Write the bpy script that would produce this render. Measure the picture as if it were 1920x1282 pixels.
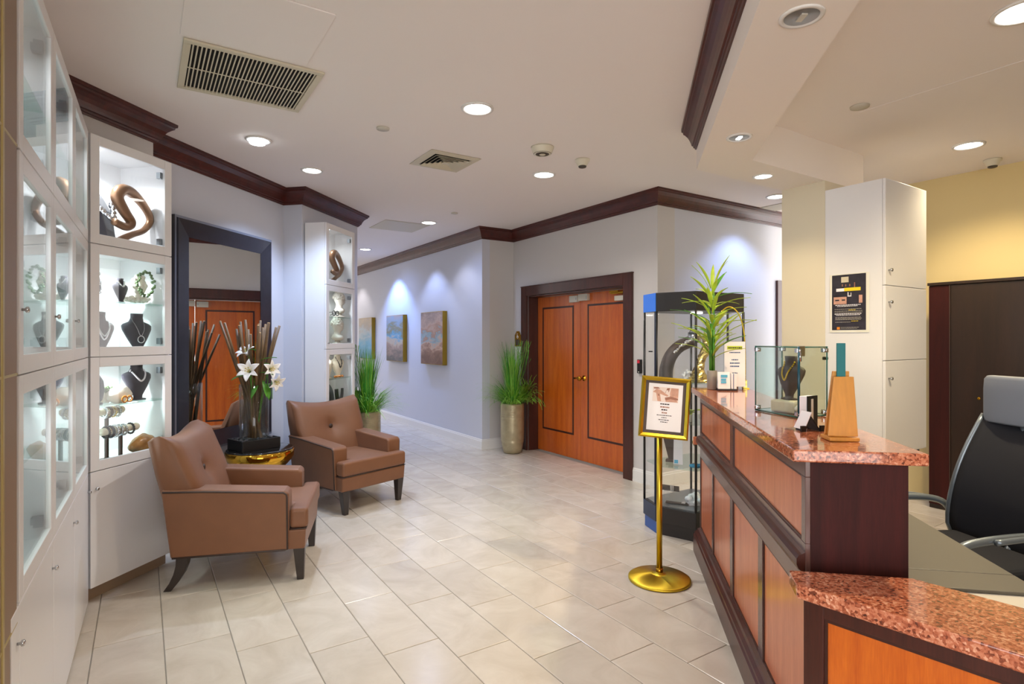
import bpy, math, random
from math import sin, cos, pi, radians as R
from mathutils import Vector, Matrix
random.seed(7)
for o in list(bpy.data.objects): bpy.data.objects.remove(o)
S = bpy.context.scene; COL = S.collection
# ---------------------------------------------------------------- camera
cd = bpy.data.cameras.new('camera'); cam = bpy.data.objects.new('camera', cd); COL.objects.link(cam)
cam.location = (0, 0, 1.5); cam.rotation_euler = (R(90), 0, 0)
cd.sensor_width = 36; cd.lens = 36*1067/1920; cd.shift_y = -6/1920; cd.clip_start = .02
S.camera = cam
# ---------------------------------------------------------------- light of the place
W = bpy.data.worlds.new('world'); S.world = W; W.use_nodes = True
bg = W.node_tree.nodes['Background']; bg.inputs[0].default_value = (1, .975, .965, 1); bg.inputs[1].default_value = 4.3
S.view_settings.view_transform = 'Standard'; S.view_settings.look = 'None'
S.view_settings.exposure = 0.27; S.view_settings.gamma = 1; S.view_settings.use_curve_mapping = False
S.cycles.max_bounces = 14; S.cycles.diffuse_bounces = 7; S.cycles.glossy_bounces = 5
S.cycles.transparent_max_bounces = 24; S.cycles.transmission_bounces = 6
S.cycles.caustics_reflective = False; S.cycles.caustics_refractive = False
S.cycles.sample_clamp_indirect = 4; S.cycles.use_denoising = True
WARM = (1, .80, .50); NEUT = (1, .94, .88); COOL = (.58, .72, 1)
K_SPOT = 1.0
# ---------------------------------------------------------------- directions of the plan (all in metres)
dB = Vector((-sin(R(33)), cos(R(33)))); dC = Vector((cos(R(33)), sin(R(33))))
dA = Vector((sin(R(12)), cos(R(12)))); dD = Vector((cos(R(12)), -sin(R(12))))
P1 = Vector((-.404, 7.695)); P2 = P1+.508*dC; P3 = P2-2.658*dB
KX = Vector((-2.39, 3.21))                       # corner between the two runs of cabinets
eL = Vector((.527, -.8499)); nL = Vector((.8499, .527))
# ---------------------------------------------------------------- materials
def lin(h):
    h = h.lstrip('#'); c = [int(h[i:i+2], 16)/255 for i in (0, 2, 4)]
    return tuple((x/12.92 if x <= .04045 else ((x+.055)/1.055)**2.4) for x in c)+(1,)
MATS = {}
def base_mat(name):
    m = bpy.data.materials.new(name); m.use_nodes = True; MATS[name] = m
    nt = m.node_tree; return m, nt, nt.nodes['Principled BSDF']
def N(nt, t, **kw):
    n = nt.nodes.new(t)
    for k, v in kw.items():
        if k.startswith('i_'):
            key = k[2:]; key = int(key) if key.isdigit() else key.replace('_', ' ')
            n.inputs[key].default_value = v
        else: setattr(n, k, v)
    return n
def mat(name, col, rough=.5, metal=0, var=0, vscale=30, bump=0, bscale=200, spec=.5, sheen=0, stretch=(1, 1, 1), coat=0, rand=0):
    m, nt, p = base_mat(name); c = lin(col) if isinstance(col, str) else tuple(col)+(1,)
    p.inputs['Base Color'].default_value = c; p.inputs['Roughness'].default_value = rough; p.inputs['Metallic'].default_value = metal
    p.inputs['Specular IOR Level'].default_value = spec
    if sheen: p.inputs['Sheen Weight'].default_value = sheen
    if coat: p.inputs['Coat Weight'].default_value = coat; p.inputs['Coat Roughness'].default_value = .12
    if var or bump or rand:
        tc = N(nt, 'ShaderNodeTexCoord'); mp = N(nt, 'ShaderNodeMapping'); mp.inputs['Scale'].default_value = stretch
        nt.links.new(tc.outputs['Object'], mp.inputs[0])
    if var:
        nz = N(nt, 'ShaderNodeTexNoise', i_Scale=vscale, i_Detail=4.0); nt.links.new(mp.outputs[0], nz.inputs['Vector'])
        cr = N(nt, 'ShaderNodeValToRGB'); cr.color_ramp.elements[0].position = .3; cr.color_ramp.elements[1].position = .7
        cr.color_ramp.elements[0].color = tuple(max(0, x*(1-var)) for x in c[:3])+(1,)
        cr.color_ramp.elements[1].color = tuple(min(1, x*(1+var)) for x in c[:3])+(1,)
        nt.links.new(nz.outputs['Fac'], cr.inputs[0]); nt.links.new(cr.outputs[0], p.inputs['Base Color'])
    if bump:
        nb = N(nt, 'ShaderNodeTexNoise', i_Scale=bscale, i_Detail=2.0); nt.links.new(mp.outputs[0], nb.inputs['Vector'])
        b = N(nt, 'ShaderNodeBump', i_Strength=bump, i_Distance=.002); nt.links.new(nb.outputs['Fac'], b.inputs['Height']); nt.links.new(b.outputs[0], p.inputs['Normal'])
    return m
def wood(name, c1, c2, rough=.35, scale=(7, 7, .55), coat=.3, ring=9):
    m, nt, p = base_mat(name); tc = N(nt, 'ShaderNodeTexCoord'); mp = N(nt, 'ShaderNodeMapping'); mp.inputs['Scale'].default_value = scale
    nt.links.new(tc.outputs['Object'], mp.inputs[0])
    n1 = N(nt, 'ShaderNodeTexNoise', i_Scale=2.2, i_Detail=6.0, i_Roughness=.6, i_Distortion=.6); nt.links.new(mp.outputs[0], n1.inputs['Vector'])
    n2 = N(nt, 'ShaderNodeTexNoise', i_Scale=ring*4.0, i_Detail=3.0); nt.links.new(mp.outputs[0], n2.inputs['Vector'])
    mx = N(nt, 'ShaderNodeMath', operation='MULTIPLY_ADD'); mx.inputs[1].default_value = .45; nt.links.new(n2.outputs['Fac'], mx.inputs[0]); nt.links.new(n1.outputs['Fac'], mx.inputs[2])
    cr = N(nt, 'ShaderNodeValToRGB'); cr.color_ramp.elements[0].position = .45; cr.color_ramp.elements[1].position = .95
    cr.color_ramp.elements[0].color = lin(c1); cr.color_ramp.elements[1].color = lin(c2)
    nt.links.new(mx.outputs[0], cr.inputs[0]); nt.links.new(cr.outputs[0], p.inputs['Base Color'])
    p.inputs['Roughness'].default_value = rough; p.inputs['Coat Weight'].default_value = coat; p.inputs['Coat Roughness'].default_value = .15
    b = N(nt, 'ShaderNodeBump', i_Strength=.06, i_Distance=.001); nt.links.new(n2.outputs['Fac'], b.inputs['Height']); nt.links.new(b.outputs[0], p.inputs['Normal'])
    return m
def emit(name, col, st):
    m = bpy.data.materials.new(name); m.use_nodes = True; nt = m.node_tree; nt.nodes.clear(); MATS[name] = m
    e = N(nt, 'ShaderNodeEmission'); e.inputs[0].default_value = tuple(col)+(1,); e.inputs[1].default_value = st
    o = N(nt, 'ShaderNodeOutputMaterial'); nt.links.new(e.outputs[0], o.inputs[0]); return m
def glass(name, tint, f0=.03, rough=.0):
    m = bpy.data.materials.new(name); m.use_nodes = True; nt = m.node_tree; nt.nodes.clear(); MATS[name] = m
    t = N(nt, 'ShaderNodeBsdfTransparent'); t.inputs[0].default_value = tuple(tint)+(1,)
    g = N(nt, 'ShaderNodeBsdfGlossy'); g.inputs['Roughness'].default_value = rough
    lw = N(nt, 'ShaderNodeLayerWeight'); lw.inputs[0].default_value = .5
    pw = N(nt, 'ShaderNodeMath', operation='POWER'); pw.inputs[1].default_value = 5; nt.links.new(lw.outputs['Facing'], pw.inputs[0])
    ma = N(nt, 'ShaderNodeMath', operation='MULTIPLY_ADD', use_clamp=True); ma.inputs[1].default_value = .9-f0; ma.inputs[2].default_value = f0
    nt.links.new(pw.outputs[0], ma.inputs[0])
    mx = N(nt, 'ShaderNodeMixShader'); nt.links.new(ma.outputs[0], mx.inputs[0]); nt.links.new(t.outputs[0], mx.inputs[1]); nt.links.new(g.outputs[0], mx.inputs[2])
    o = N(nt, 'ShaderNodeOutputMaterial'); nt.links.new(mx.outputs[0], o.inputs[0]); return m
def granite():
    m, nt, p = base_mat('granite'); tc = N(nt, 'ShaderNodeTexCoord')
    v = N(nt, 'ShaderNodeTexVoronoi', i_Scale=150.0); nt.links.new(tc.outputs['Object'], v.inputs['Vector'])
    n = N(nt, 'ShaderNodeTexNoise', i_Scale=55.0, i_Detail=5.0, i_Roughness=.7); nt.links.new(tc.outputs['Object'], n.inputs['Vector'])
    sp = N(nt, 'ShaderNodeSeparateColor'); nt.links.new(v.outputs['Color'], sp.inputs[0])
    a = N(nt, 'ShaderNodeMath', operation='MULTIPLY_ADD'); a.inputs[1].default_value = .42; nt.links.new(sp.outputs[0], a.inputs[0])
    s = N(nt, 'ShaderNodeMath', operation='MULTIPLY'); s.inputs[1].default_value = .75; nt.links.new(n.outputs['Fac'], s.inputs[0]); nt.links.new(s.outputs[0], a.inputs[2])
    cr = N(nt, 'ShaderNodeValToRGB'); e = cr.color_ramp.elements
    e[0].position = .30; e[0].color = lin('#4a2a22'); e[1].position = .9; e[1].color = lin('#e6b394')
    for pos, c in ((.42, '#8a462f'), (.56, '#b6684a'), (.72, '#c98060')):
        x = e.new(pos); x.color = lin(c)
    nt.links.new(a.outputs[0], cr.inputs[0]); nt.links.new(cr.outputs[0], p.inputs['Base Color'])
    p.inputs['Roughness'].default_value = .12; p.inputs['Coat Weight'].default_value = .5; p.inputs['Coat Roughness'].default_value = .03
    return m
def tile_mat():
    m, nt, p = base_mat('tile'); tc = N(nt, 'ShaderNodeTexCoord'); oi = N(nt, 'ShaderNodeObjectInfo')
    ad = N(nt, 'ShaderNodeVectorMath', operation='ADD'); nt.links.new(tc.outputs['Object'], ad.inputs[0])
    ml = N(nt, 'ShaderNodeMath', operation='MULTIPLY'); ml.inputs[1].default_value = 40; nt.links.new(oi.outputs['Random'], ml.inputs[0]); nt.links.new(ml.outputs[0], ad.inputs[1])
    n = N(nt, 'ShaderNodeTexNoise', i_Scale=3.2, i_Detail=7.0, i_Roughness=.62, i_Distortion=1.2); nt.links.new(ad.outputs[0], n.inputs['Vector'])
    cr = N(nt, 'ShaderNodeValToRGB'); e = cr.color_ramp.elements; e[0].position = .3; e[0].color = lin('#bdb3a4'); e[1].position = .72; e[1].color = lin('#d1c9bc')
    nt.links.new(n.outputs['Fac'], cr.inputs[0])
    hs = N(nt, 'ShaderNodeHueSaturation'); mr = N(nt, 'ShaderNodeMapRange'); mr.inputs[3].default_value = .95; mr.inputs[4].default_value = 1.04
    nt.links.new(oi.outputs['Random'], mr.inputs[0]); nt.links.new(mr.outputs[0], hs.inputs['Value']); nt.links.new(cr.outputs[0], hs.inputs['Color'])
    nt.links.new(hs.outputs[0], p.inputs['Base Color']); p.inputs['Roughness'].default_value = .22; p.inputs['Specular IOR Level'].default_value = .5
    return m
def art_mat(name, cols, sc, seed):
    m, nt, p = base_mat(name); tc = N(nt, 'ShaderNodeTexCoord'); mp = N(nt, 'ShaderNodeMapping'); mp.inputs['Location'].default_value = (seed, seed*2, 0); mp.inputs['Scale'].default_value = (.6, 1, 1.5)
    nt.links.new(tc.outputs['Object'], mp.inputs[0])
    n = N(nt, 'ShaderNodeTexNoise', i_Scale=sc, i_Detail=9.0, i_Roughness=.72, i_Distortion=.5); nt.links.new(mp.outputs[0], n.inputs['Vector'])
    sp = N(nt, 'ShaderNodeSeparateXYZ'); nt.links.new(tc.outputs['Object'], sp.inputs[0])
    a = N(nt, 'ShaderNodeMath', operation='MULTIPLY_ADD'); a.inputs[1].default_value = .9/.82; a.inputs[2].default_value = -.43; nt.links.new(sp.outputs[2], a.inputs[0])
    b = N(nt, 'ShaderNodeMath', operation='MULTIPLY_ADD'); b.inputs[1].default_value = .95; nt.links.new(n.outputs['Fac'], b.inputs[0]); nt.links.new(a.outputs[0], b.inputs[2])
    cr = N(nt, 'ShaderNodeValToRGB'); e = cr.color_ramp.elements
    e[0].position = cols[0][0]; e[0].color = lin(cols[0][1]); e[1].position = cols[-1][0]; e[1].color = lin(cols[-1][1])
    for pos, c in cols[1:-1]: x = e.new(pos); x.color = lin(c)
    nt.links.new(b.outputs[0], cr.inputs[0]); nt.links.new(cr.outputs[0], p.inputs['Base Color']); p.inputs['Roughness'].default_value = .55
    return m
mat('wall_paint', '#c9c6c4', .75, bump=.08, bscale=350)
mat('wall_cream', '#dcd3bb', .75, bump=.08, bscale=350)
mat('reception_yellow', '#d9c590', .75, bump=.08, bscale=350)
mat('ceiling_paint', '#f1eae6', .85, bump=.05, bscale=200)
mat('beam_paint', '#f3ebe3', .8)
mat('grout', '#8e887f', .9)
tile_mat(); granite()
wood('mahogany', '#30130d', '#4c2218', .34, coat=.15)
wood('mahogany_moulding', '#34110c', '#541f17', .36, scale=(5, 5, 5), coat=.1)
wood('cherry', '#ab480e', '#cf6a1c', .32, coat=.3)
wood('cherry_desk', '#ad5836', '#d68258', .3, coat=.45)
wood('mahogany_sheen', '#4a2e2a', '#644640', .26, coat=.6)  # desk wood greyed for the face frame: reflected light put into its colour
wood('mahogany_dark', '#250806', '#401310', .6, coat=.0)
wood('wenge', '#1c110d', '#2e1c15', .4, coat=.15)
mat('inlay', '#3a1a12', .35)
mat('white_lacquer', '#e5e5e6', .3, spec=.5)
mat('white_inner', '#f4f5f6', .5)
mat('tan_edge', '#8d7660', .5); mat('gold_edge', '#b8a56a', .35, metal=.3)
mat('trim_white', '#e2e0dc', .4)
mat('brass', '#b98a2a', .22, metal=1, stretch=(1, 1, 1)); mat('gold', '#d6b63a', .30, metal=1); mat('polished_gold', '#dba93a', .08, metal=1)
mat('gold_leaf', '#d8c070', .25, metal=1, bump=1.0, bscale=60)
mat('chrome', '#c8ccd0', .12, metal=1); mat('steel', '#9aa0a4', .3, metal=1)
mat('leatherette', '#744a2d', .5, var=.05, vscale=8, bump=.12, bscale=500, sheen=.1)
mat('piping', '#3a2a22', .5); mat('leg_wood', '#2a211e', .35, coat=.3)
mat('mirror', '#f2f2f0', .0, metal=1); mat('frame_black', '#24242c', .35, var=.15, vscale=20, coat=.3); mat('frame_silver', '#8d94a6', .3, metal=.6)
mat('black', '#101012', .4); mat('black_gloss', '#0b0b0d', .05, coat=.6); mat('black_cabinet', '#1e1a1a', .4); mat('blue_film', '#0a6ee0', .35); mat('navy_film', '#0d2444', .4)
mat('velvet_dark', '#1b1826', .85, sheen=.4); mat('velvet_maroon', '#3a1418', .8, sheen=.4); mat('bust_brown', '#4a3a33', .55); mat('linen', '#e4dcc6', .8, var=.06)
mat('bronze', '#86644a', .34, metal=.6); mat('plaster', '#eeebe2', .6); mat('pearl', '#efedf2', .15, coat=.5); mat('silver', '#d6d8dc', .2, metal=1)
mat('coral', '#f2efe2', .8, var=.05); mat('green_bead', '#5e7a4e', .3); mat('blue_cloth', '#1a86b0', .7); mat('agate', '#b8854a', .2, var=.6, vscale=9, coat=.5)
mat('crystal', '#e8ecee', .15, coat=.6, bump=.8, bscale=60); mat('amber', '#b87018', .2, coat=.5); mat('tag', '#f2f2ee', .6)
mat('grass_dark', '#46942c', .5, var=.35, vscale=6); mat('grass_light', '#86bb42', .5, var=.3, vscale=6); mat('leaf_yellow', '#a9c23c', .4, var=.35, vscale=9); mat('leaf_green', '#4f8f2c', .4, var=.3, vscale=12)
mat('champagne', '#aa9f80', .36, metal=.4, var=.15, vscale=10); mat('pot_grey', '#8d867c', .5)
mat('bamboo_stick', '#6a5030', .55, var=.35, vscale=18, stretch=(1, 1, .3)); mat('stick_end', '#c9a067', .6); mat('petal', '#f4f2ee', .5); mat('bud', '#c8d08a', .5); mat('pollen', '#c9a93a', .6)
mat('pebble', '#4a4c52', .35, var=.3, vscale=25)
mat('vent_cream', '#cfc6ae', .5); mat('vent_dark', '#15120f', .9); mat('plate', '#c9c4b6', .5); mat('detector', '#d6d0bc', .5); mat('detector_dark', '#4a4338', .5)
mat('paper', '#efeef2', .6); mat('ink', '#2c2a33', .7); mat('ink_blue', '#3d5a8c', .7); mat('lime', '#c3d63a', .6); mat('yellow_print', '#f0d21e', .6); mat('teal', '#0e6e72', .5); mat('sky_print', '#58b6dc', .5)
mat('orange_print', '#e08a28', .6); mat('skin_print', '#c99a86', .6, var=.15, vscale=40); mat('skin_print_dark', '#9c6a58', .6); mat('red_lens', '#c8243a', .3)
mat('bamboo_board', '#c98a38', .4, var=.08, vscale=14, stretch=(6, 6, .5))
mat('pad_leather', '#5f5c52', .45, bump=.1, bscale=300); mat('desk_white', '#dedcd4', .4); mat('mesh_fabric', '#14161f', .85, bump=.4, bscale=900); mat('headrest', '#7c838f', .5)
mat('grey_steel', '#7f8a94', .35, metal=.6)
mat('film_white', '#e8e6d8', .15, coat=.5); mat('poster_dark', '#2b2833', .5, var=.35, vscale=16)
glass('clear_glass', (.985, .99, .99)); glass('green_glass', (.88, .96, .93), .05); glass('smoke_glass', (.95, .975, .955), .05); glass('vase_glass', (.93, .95, .93), .05); glass('acrylic', (.96, .97, .99), .06)
emit('lamp_white', (1, .97, .92), 14); emit('lamp_cool', (.9, .95, 1), 12); emit('lamp_warm', (1, .88, .66), 10)
art_mat('art_one', [(.1, '#6b4a3c'), (.3, '#8d6a5a'), (.4, '#c2a08a'), (.52, '#7aa0ae'), (.6, '#a07a68'), (.75, '#b49a8e'), (1.0, '#7c6c6c')], 5, 1.3)
art_mat('art_two', [(.1, '#5c5a58'), (.32, '#9c8478'), (.46, '#b8a894'), (.56, '#4f96b8'), (.68, '#7a7350'), (.82, '#7d94a8'), (1.0, '#9c8e88')], 4, 5.1)
art_mat('art_three', [(.1, '#5d8aa0'), (.35, '#6aa4c2'), (.5, '#8ea8b8'), (.62, '#a8b4bc'), (.8, '#a49c94'), (1.0, '#b8a890')], 4, 9.7)
mat('gold_dark', '#9a7c22', .4, metal=.5); mat('glass_edge', '#2f6a60', .15, coat=.5); mat('teal_edge', '#0c4a5c', .2)
m_, nt_, p_ = base_mat('brushed_gold'); p_.inputs['Base Color'].default_value = lin('#d2b43a'); p_.inputs['Metallic'].default_value = 1; p_.inputs['Roughness'].default_value = .34; p_.inputs['Anisotropic'].default_value = .85
tg_ = N(nt_, 'ShaderNodeTangent', direction_type='RADIAL', axis='Z'); nt_.links.new(tg_.outputs[0], p_.inputs['Tangent'])
mat('print_pale', '#e6d6cf', .6); mat('plaster_head', '#cfcac0', .65); mat('wall_cool_light', '#c9ccd6', .75, bump=.08, bscale=350); mat('toe_blue', '#0a4a96', .35)  # bluish wall tone: the cool light is put into the paint colour
MATS['mahogany_dark'].node_tree.nodes['Principled BSDF'].inputs['Specular IOR Level'].default_value = .25
M_ = MATS
# ---------------------------------------------------------------- mesh builder
class MB:
    def __init__(s): s.v = []; s.f = []; s.m = []; s.sm = []
    def add(s, vs, fs, mi=0, smooth=False, M=None):
        o = len(s.v)
        for p in vs:
            p = Vector(p)
            s.v.append(tuple(M @ p) if M is not None else tuple(p))
        for f in fs: s.f.append([i+o for i in f]); s.m.append(mi); s.sm.append(smooth)
        return s
    def box(s, x0, y0, z0, x1, y1, z1, mi=0, M=None):
        v = [(x, y, z) for z in (z0, z1) for y in (y0, y1) for x in (x0, x1)]
        return s.add(v, [(0, 2, 3, 1), (4, 5, 7, 6), (0, 1, 5, 4), (2, 6, 7, 3), (0, 4, 6, 2), (1, 3, 7, 5)], mi, False, M)
    def cbox(s, c, d, mi=0, M=None):
        return s.box(c[0]-d[0]/2, c[1]-d[1]/2, c[2]-d[2]/2, c[0]+d[0]/2, c[1]+d[1]/2, c[2]+d[2]/2, mi, M)
    def hexa(s, bot, top, mi=0, M=None, smooth=False):   # two matching loops
        n = len(bot); v = list(bot)+list(top); f = [tuple(range(n-1, -1, -1)), tuple(range(n, 2*n))]
        for i in range(n): j = (i+1) % n; f.append((i, j, n+j, n+i))
        return s.add(v, f, mi, smooth, M)
    def prism(s, poly, z0, z1, mi=0, M=None):
        a = sum(poly[i][0]*poly[(i+1) % len(poly)][1]-poly[(i+1) % len(poly)][0]*poly[i][1] for i in range(len(poly)))
        if a < 0: poly = list(poly)[::-1]
        return s.hexa([(p[0], p[1], z0) for p in poly], [(p[0], p[1], z1) for p in poly], mi, M)
    def rings(s, rs, closed_ring=True, cap=True, mi=0, smooth=True, M=None):
        n = len(rs[0]); v = [p for r in rs for p in r]; f = []
        for i in range(len(rs)-1):
            for j in range(n if closed_ring else n-1):
                k = (j+1) % n; f.append((i*n+j, i*n+k, (i+1)*n+k, (i+1)*n+j))
        if cap and closed_ring: f.append(tuple(range(n-1, -1, -1))); f.append(tuple((len(rs)-1)*n+j for j in range(n)))
        return s.add(v, f, mi, smooth, M)
    def lathe(s, prof, n=24, c=(0, 0), mi=0, smooth=True, M=None, sx=1, sy=1):
        rs = [[(c[0]+max(r, 1e-4)*cos(2*pi*j/n)*sx, c[1]+max(r, 1e-4)*sin(2*pi*j/n)*sy, z) for j in range(n)] for r, z in prof]
        return s.rings(rs, True, True, mi, smooth, M)
    def ball(s, c, r, n=10, mi=0, sc=(1, 1, 1), M=None):
        m = max(4, n//2); rs = []
        for i in range(m+1):
            t = -pi/2+pi*i/m; rr = max(cos(t), .01)*r
            rs.append([(c[0]+rr*cos(2*pi*j/n)*sc[0], c[1]+rr*sin(2*pi*j/n)*sc[1], c[2]+r*sin(t)*sc[2]) for j in range(n)])
        return s.rings(rs, True, True, mi, True, M)
    def tube(s, pts, r, n=8, mi=0, closed=False, M=None, flat=1):
        pts = [Vector(p) for p in pts]; L = len(pts); rs = []; up = None
        for i, p in enumerate(pts):
            if closed: t = pts[(i+1) % L]-pts[i-1]
            else: t = pts[min(i+1, L-1)]-pts[max(i-1, 0)]
            t.normalize()
            if up is None: up = Vector((0, 0, 1)) if abs(t.z) < .9 else Vector((1, 0, 0))
            a = t.cross(up); a.normalize(); b = a.cross(t); up = b
            rr = r[i] if isinstance(r, (list, tuple)) else r
            rs.append([tuple(p+a*cos(2*pi*j/n)*rr+b*sin(2*pi*j/n)*rr*flat) for j in range(n)])
        if closed: rs.append(rs[0])
        return s.rings(rs, True, not closed, mi, True, M)
    def grid(s, fn, nu, nv, mi=0, smooth=True, M=None):
        v = [fn(i/nu, j/nv) for i in range(nu+1) for j in range(nv+1)]
        f = [(i*(nv+1)+j, (i+1)*(nv+1)+j, (i+1)*(nv+1)+j+1, i*(nv+1)+j+1) for i in range(nu) for j in range(nv)]
        return s.add(v, f, mi, smooth, M)
    def build(s, name, mats, parent=None, label=None, cat=None, group=None, kind=None, loc=None, rotz=None, bevel=0, seg=2, sub=0, solid=0):
        me = bpy.data.meshes.new(name); me.from_pydata(s.v, [], s.f); me.update()
        for mm in ([mats] if isinstance(mats, str) else mats): me.materials.append(M_[mm])
        me.polygons.foreach_set('material_index', s.m); me.polygons.foreach_set('use_smooth', s.sm)
        o = bpy.data.objects.new(name, me); COL.objects.link(o)
        if parent is not None: o.parent = parent
        if loc is not None: o.location = loc
        if rotz is not None: o.rotation_euler = (0, 0, rotz)
        tag(o, label, cat, group, kind)
        if solid: md = o.modifiers.new('solid', 'SOLIDIFY'); md.thickness = solid; md.offset = 0
        if bevel: md = o.modifiers.new('bevel', 'BEVEL'); md.width = bevel; md.segments = seg; md.limit_method = 'ANGLE'; md.angle_limit = R(40)
        if sub: md = o.modifiers.new('sub', 'SUBSURF'); md.levels = sub; md.render_levels = sub
        return o
def tag(o, label=None, cat=None, group=None, kind=None):
    if label: o['label'] = label
    if cat: o['category'] = cat
    if group: o['group'] = group
    if kind: o['kind'] = kind
    return o
def empty(name, loc=(0, 0, 0), rotz=0, label=None, cat=None, group=None, kind=None):
    o = bpy.data.objects.new(name, None); COL.objects.link(o); o.location = loc; o.rotation_euler = (0, 0, rotz); o.empty_display_size = .1
    return tag(o, label, cat, group, kind)
def copy_tree(o, parent=None):
    c = o.copy(); COL.objects.link(c); c.parent = parent
    for ch in list(o.children): copy_tree(ch, c)
    return c
def frame2(origin, dx, z=0):       # matrix: local x along dx (plan direction), z up
    dx = Vector(dx).normalized(); return Matrix(((dx.x, -dx.y, 0, origin[0]), (dx.y, dx.x, 0, origin[1]), (0, 0, 1, z), (0, 0, 0, 1)))
def ang(d): return math.atan2(d.y, d.x)
def V3(p, z=0): return (p[0], p[1], z)
def spot(loc, energy, col, size=100, blend=.7, rad=.05, aim=None, parent=None):
    l = bpy.data.lights.new('lamp', 'SPOT'); l.energy = energy*K_SPOT; l.color = col; l.spot_size = R(size); l.spot_blend = blend; l.shadow_soft_size = rad
    o = bpy.data.objects.new('lamp', l); COL.objects.link(o); o.location = loc
    if aim is not None: o.rotation_euler = (Vector(aim)-Vector(loc)).to_track_quat('-Z', 'Y').to_euler()
    return o
def text(body, size, mat_, M, parent, name='lettering', align='CENTER', depth=.0004, font_scale=1):
    c = bpy.data.curves.new(name, 'FONT'); c.body = body; c.size = size; c.align_x = align; c.align_y = 'CENTER'; c.extrude = depth; c.resolution_u = 2
    tmp = bpy.data.objects.new(name, c); COL.objects.link(tmp); bpy.context.view_layer.update()
    me = bpy.data.meshes.new_from_object(tmp.evaluated_get(bpy.context.evaluated_depsgraph_get())); bpy.data.objects.remove(tmp)
    me.materials.clear(); me.materials.append(M_[mat_])
    o = bpy.data.objects.new(name, me); COL.objects.link(o); o.parent = parent; o.matrix_local = M
    return o
def upright(x, y, z, ax=(1, 0, 0), n=(0, -1, 0)):     # lettering plane: text x along ax, text up = z, faces n
    ax = Vector(ax); n = Vector(n); up = n.cross(ax)
    return Matrix(((ax.x, up.x, n.x, x), (ax.y, up.y, n.y, y), (ax.z, up.z, n.z, z), (0, 0, 0, 1)))
# ================================================================ the setting
CEIL = 3.0; SOFF = 2.708
def struct(mb, name, mats, parent=None, **kw): return mb.build(name, mats, parent, kind='structure' if parent is None else None, **kw)
fl = struct(MB().prism([(-6, -4), (7, -4), (7, 17), (-6, 17)], -.12, -.004), 'floor', 'grout')
# tiles 0.6 x 0.3, third bond, long side along dB
T0 = Vector((-.011, 2.841)); TL, TW, G = .62, .29, .004
def in_view(p):
    return p.y > 1.2 and abs(p.x) < .95*p.y+.3
cells = []
for i in range(-30, 31):
    for j in range(-30, 40):
        c = T0+dC*(i+.5)*TW+dB*((j+.5)*TL-(i+1)*TL/3)
        if not in_view(c): continue
        q = c-KX
        if q.dot(nL) < -.15 and q.dot(dA) < 0: continue             # under the cabinets
        if q.dot(dD) < -.5 and q.dot(dA) < 3.7: continue
        if (c-P1).dot(dC) > .1 and (c-P1).dot(dB) > .1: continue   # behind the corridor wall
        if (c-P2).dot(dC) > .2 and (c-P3).dot(dB) > .15: continue   # behind the doors
        g = Vector((.8865, 1.795)); u = (c-g).dot(Vector((.9848, -.1736)))
        cells.append((c.length, c, u))
def tile_mesh():
    b = MB(); x, y = TL/2-G/2, TW/2-G/2; e = .003
    b.hexa([(-x, -y, -.004), (x, -y, -.004), (x, y, -.004), (-x, y, -.004)], [(-x, -y, -e*.6), (x, -y, -e*.6), (x, y, -e*.6), (-x, y, -e*.6)])
    b.hexa([(-x, -y, -e*.6), (x, -y, -e*.6), (x, y, -e*.6), (-x, y, -e*.6)], [(-x+e, -y+e, 0), (x-e, -y+e, 0), (x-e, y-e, 0), (-x+e, y-e, 0)])
    return b
t0 = tile_mesh().build('tile', 'tile', fl); first = True
cells.sort(key=lambda t: t[0]); far = MB(); tm = tile_mesh(); near_n = 0
for k, (d, c, u) in enumerate(cells):
    hidden = (u > .06 and c.y < 3.9) or d > 9.5
    if near_n < 296 and not hidden:
        o = t0 if near_n == 0 else t0.copy()
        if near_n: COL.objects.link(o)
        o.location = (c.x, c.y, 0); o.rotation_euler = (0, 0, ang(dB)); near_n += 1
    else: far.add(tm.v, tm.f, 0, False, frame2(c, dB))
far.build('distant_tiles', 'tile', fl, kind='stuff')
ce = struct(MB().prism([(-6, -4), (7, -4), (7, 17), (-6, 17)], CEIL, CEIL+.1), 'ceiling', 'ceiling_paint')

def wallbox(b, a, c, z0, z1, th):     # th>0: thickness to the left of a->c
    a = Vector(a); c = Vector(c); d = (c-a).normalized(); n = Vector((-d.y, d.x))*th
    return b.prism([a, c, c+n, a+n], z0, z1)
HE = P1+9*dB
struct(wallbox(MB(), P1, HE, 0, CEIL, -.12), 'wall_corridor', 'wall_cool_light')
struct(wallbox(MB(), P1+.12*dC-.0*dB, P2+.25*dC, 0, CEIL, .12), 'wall_return', 'wall_paint')
b = MB(); s0, s1, hd = .357, 2.193, 2.077
wallbox(b, P2, P2-s0*dB, 0, CEIL, .25); wallbox(b, P2-s1*dB, P3, 0, CEIL, .25); wallbox(b, P2-s0*dB, P2-s1*dB, hd, CEIL, .25)
struct(b, 'wall_doors', 'wall_paint')
P4 = P3+3.4*dC
b = MB(); wallbox(b, P3+.25*dC, P3+2.16*dC, 0, CEIL, .12); wallbox(b, P3+3.05*dC, P4, 0, CEIL, .12); wallbox(b, P3+2.16*dC, P3+3.05*dC, 2.07, CEIL, .12)
struct(b, 'wall_alcove', 'wall_cool_light')
def Kp(t, p): return KX+t*dA+p*dD
struct(MB().prism([Kp(-.3, -.46), Kp(3.69, -.46), Kp(3.69, -.6), Kp(-.3, -.6)], 0, CEIL), 'wall_mirror', 'wall_cool_light')
struct(MB().prism([Kp(-.1, -.23), Kp(.68, -.23), Kp(.68, -.46), Kp(-.1, -.46)], 2.68, CEIL), 'wall_bulkhead', 'wall_paint')
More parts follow.
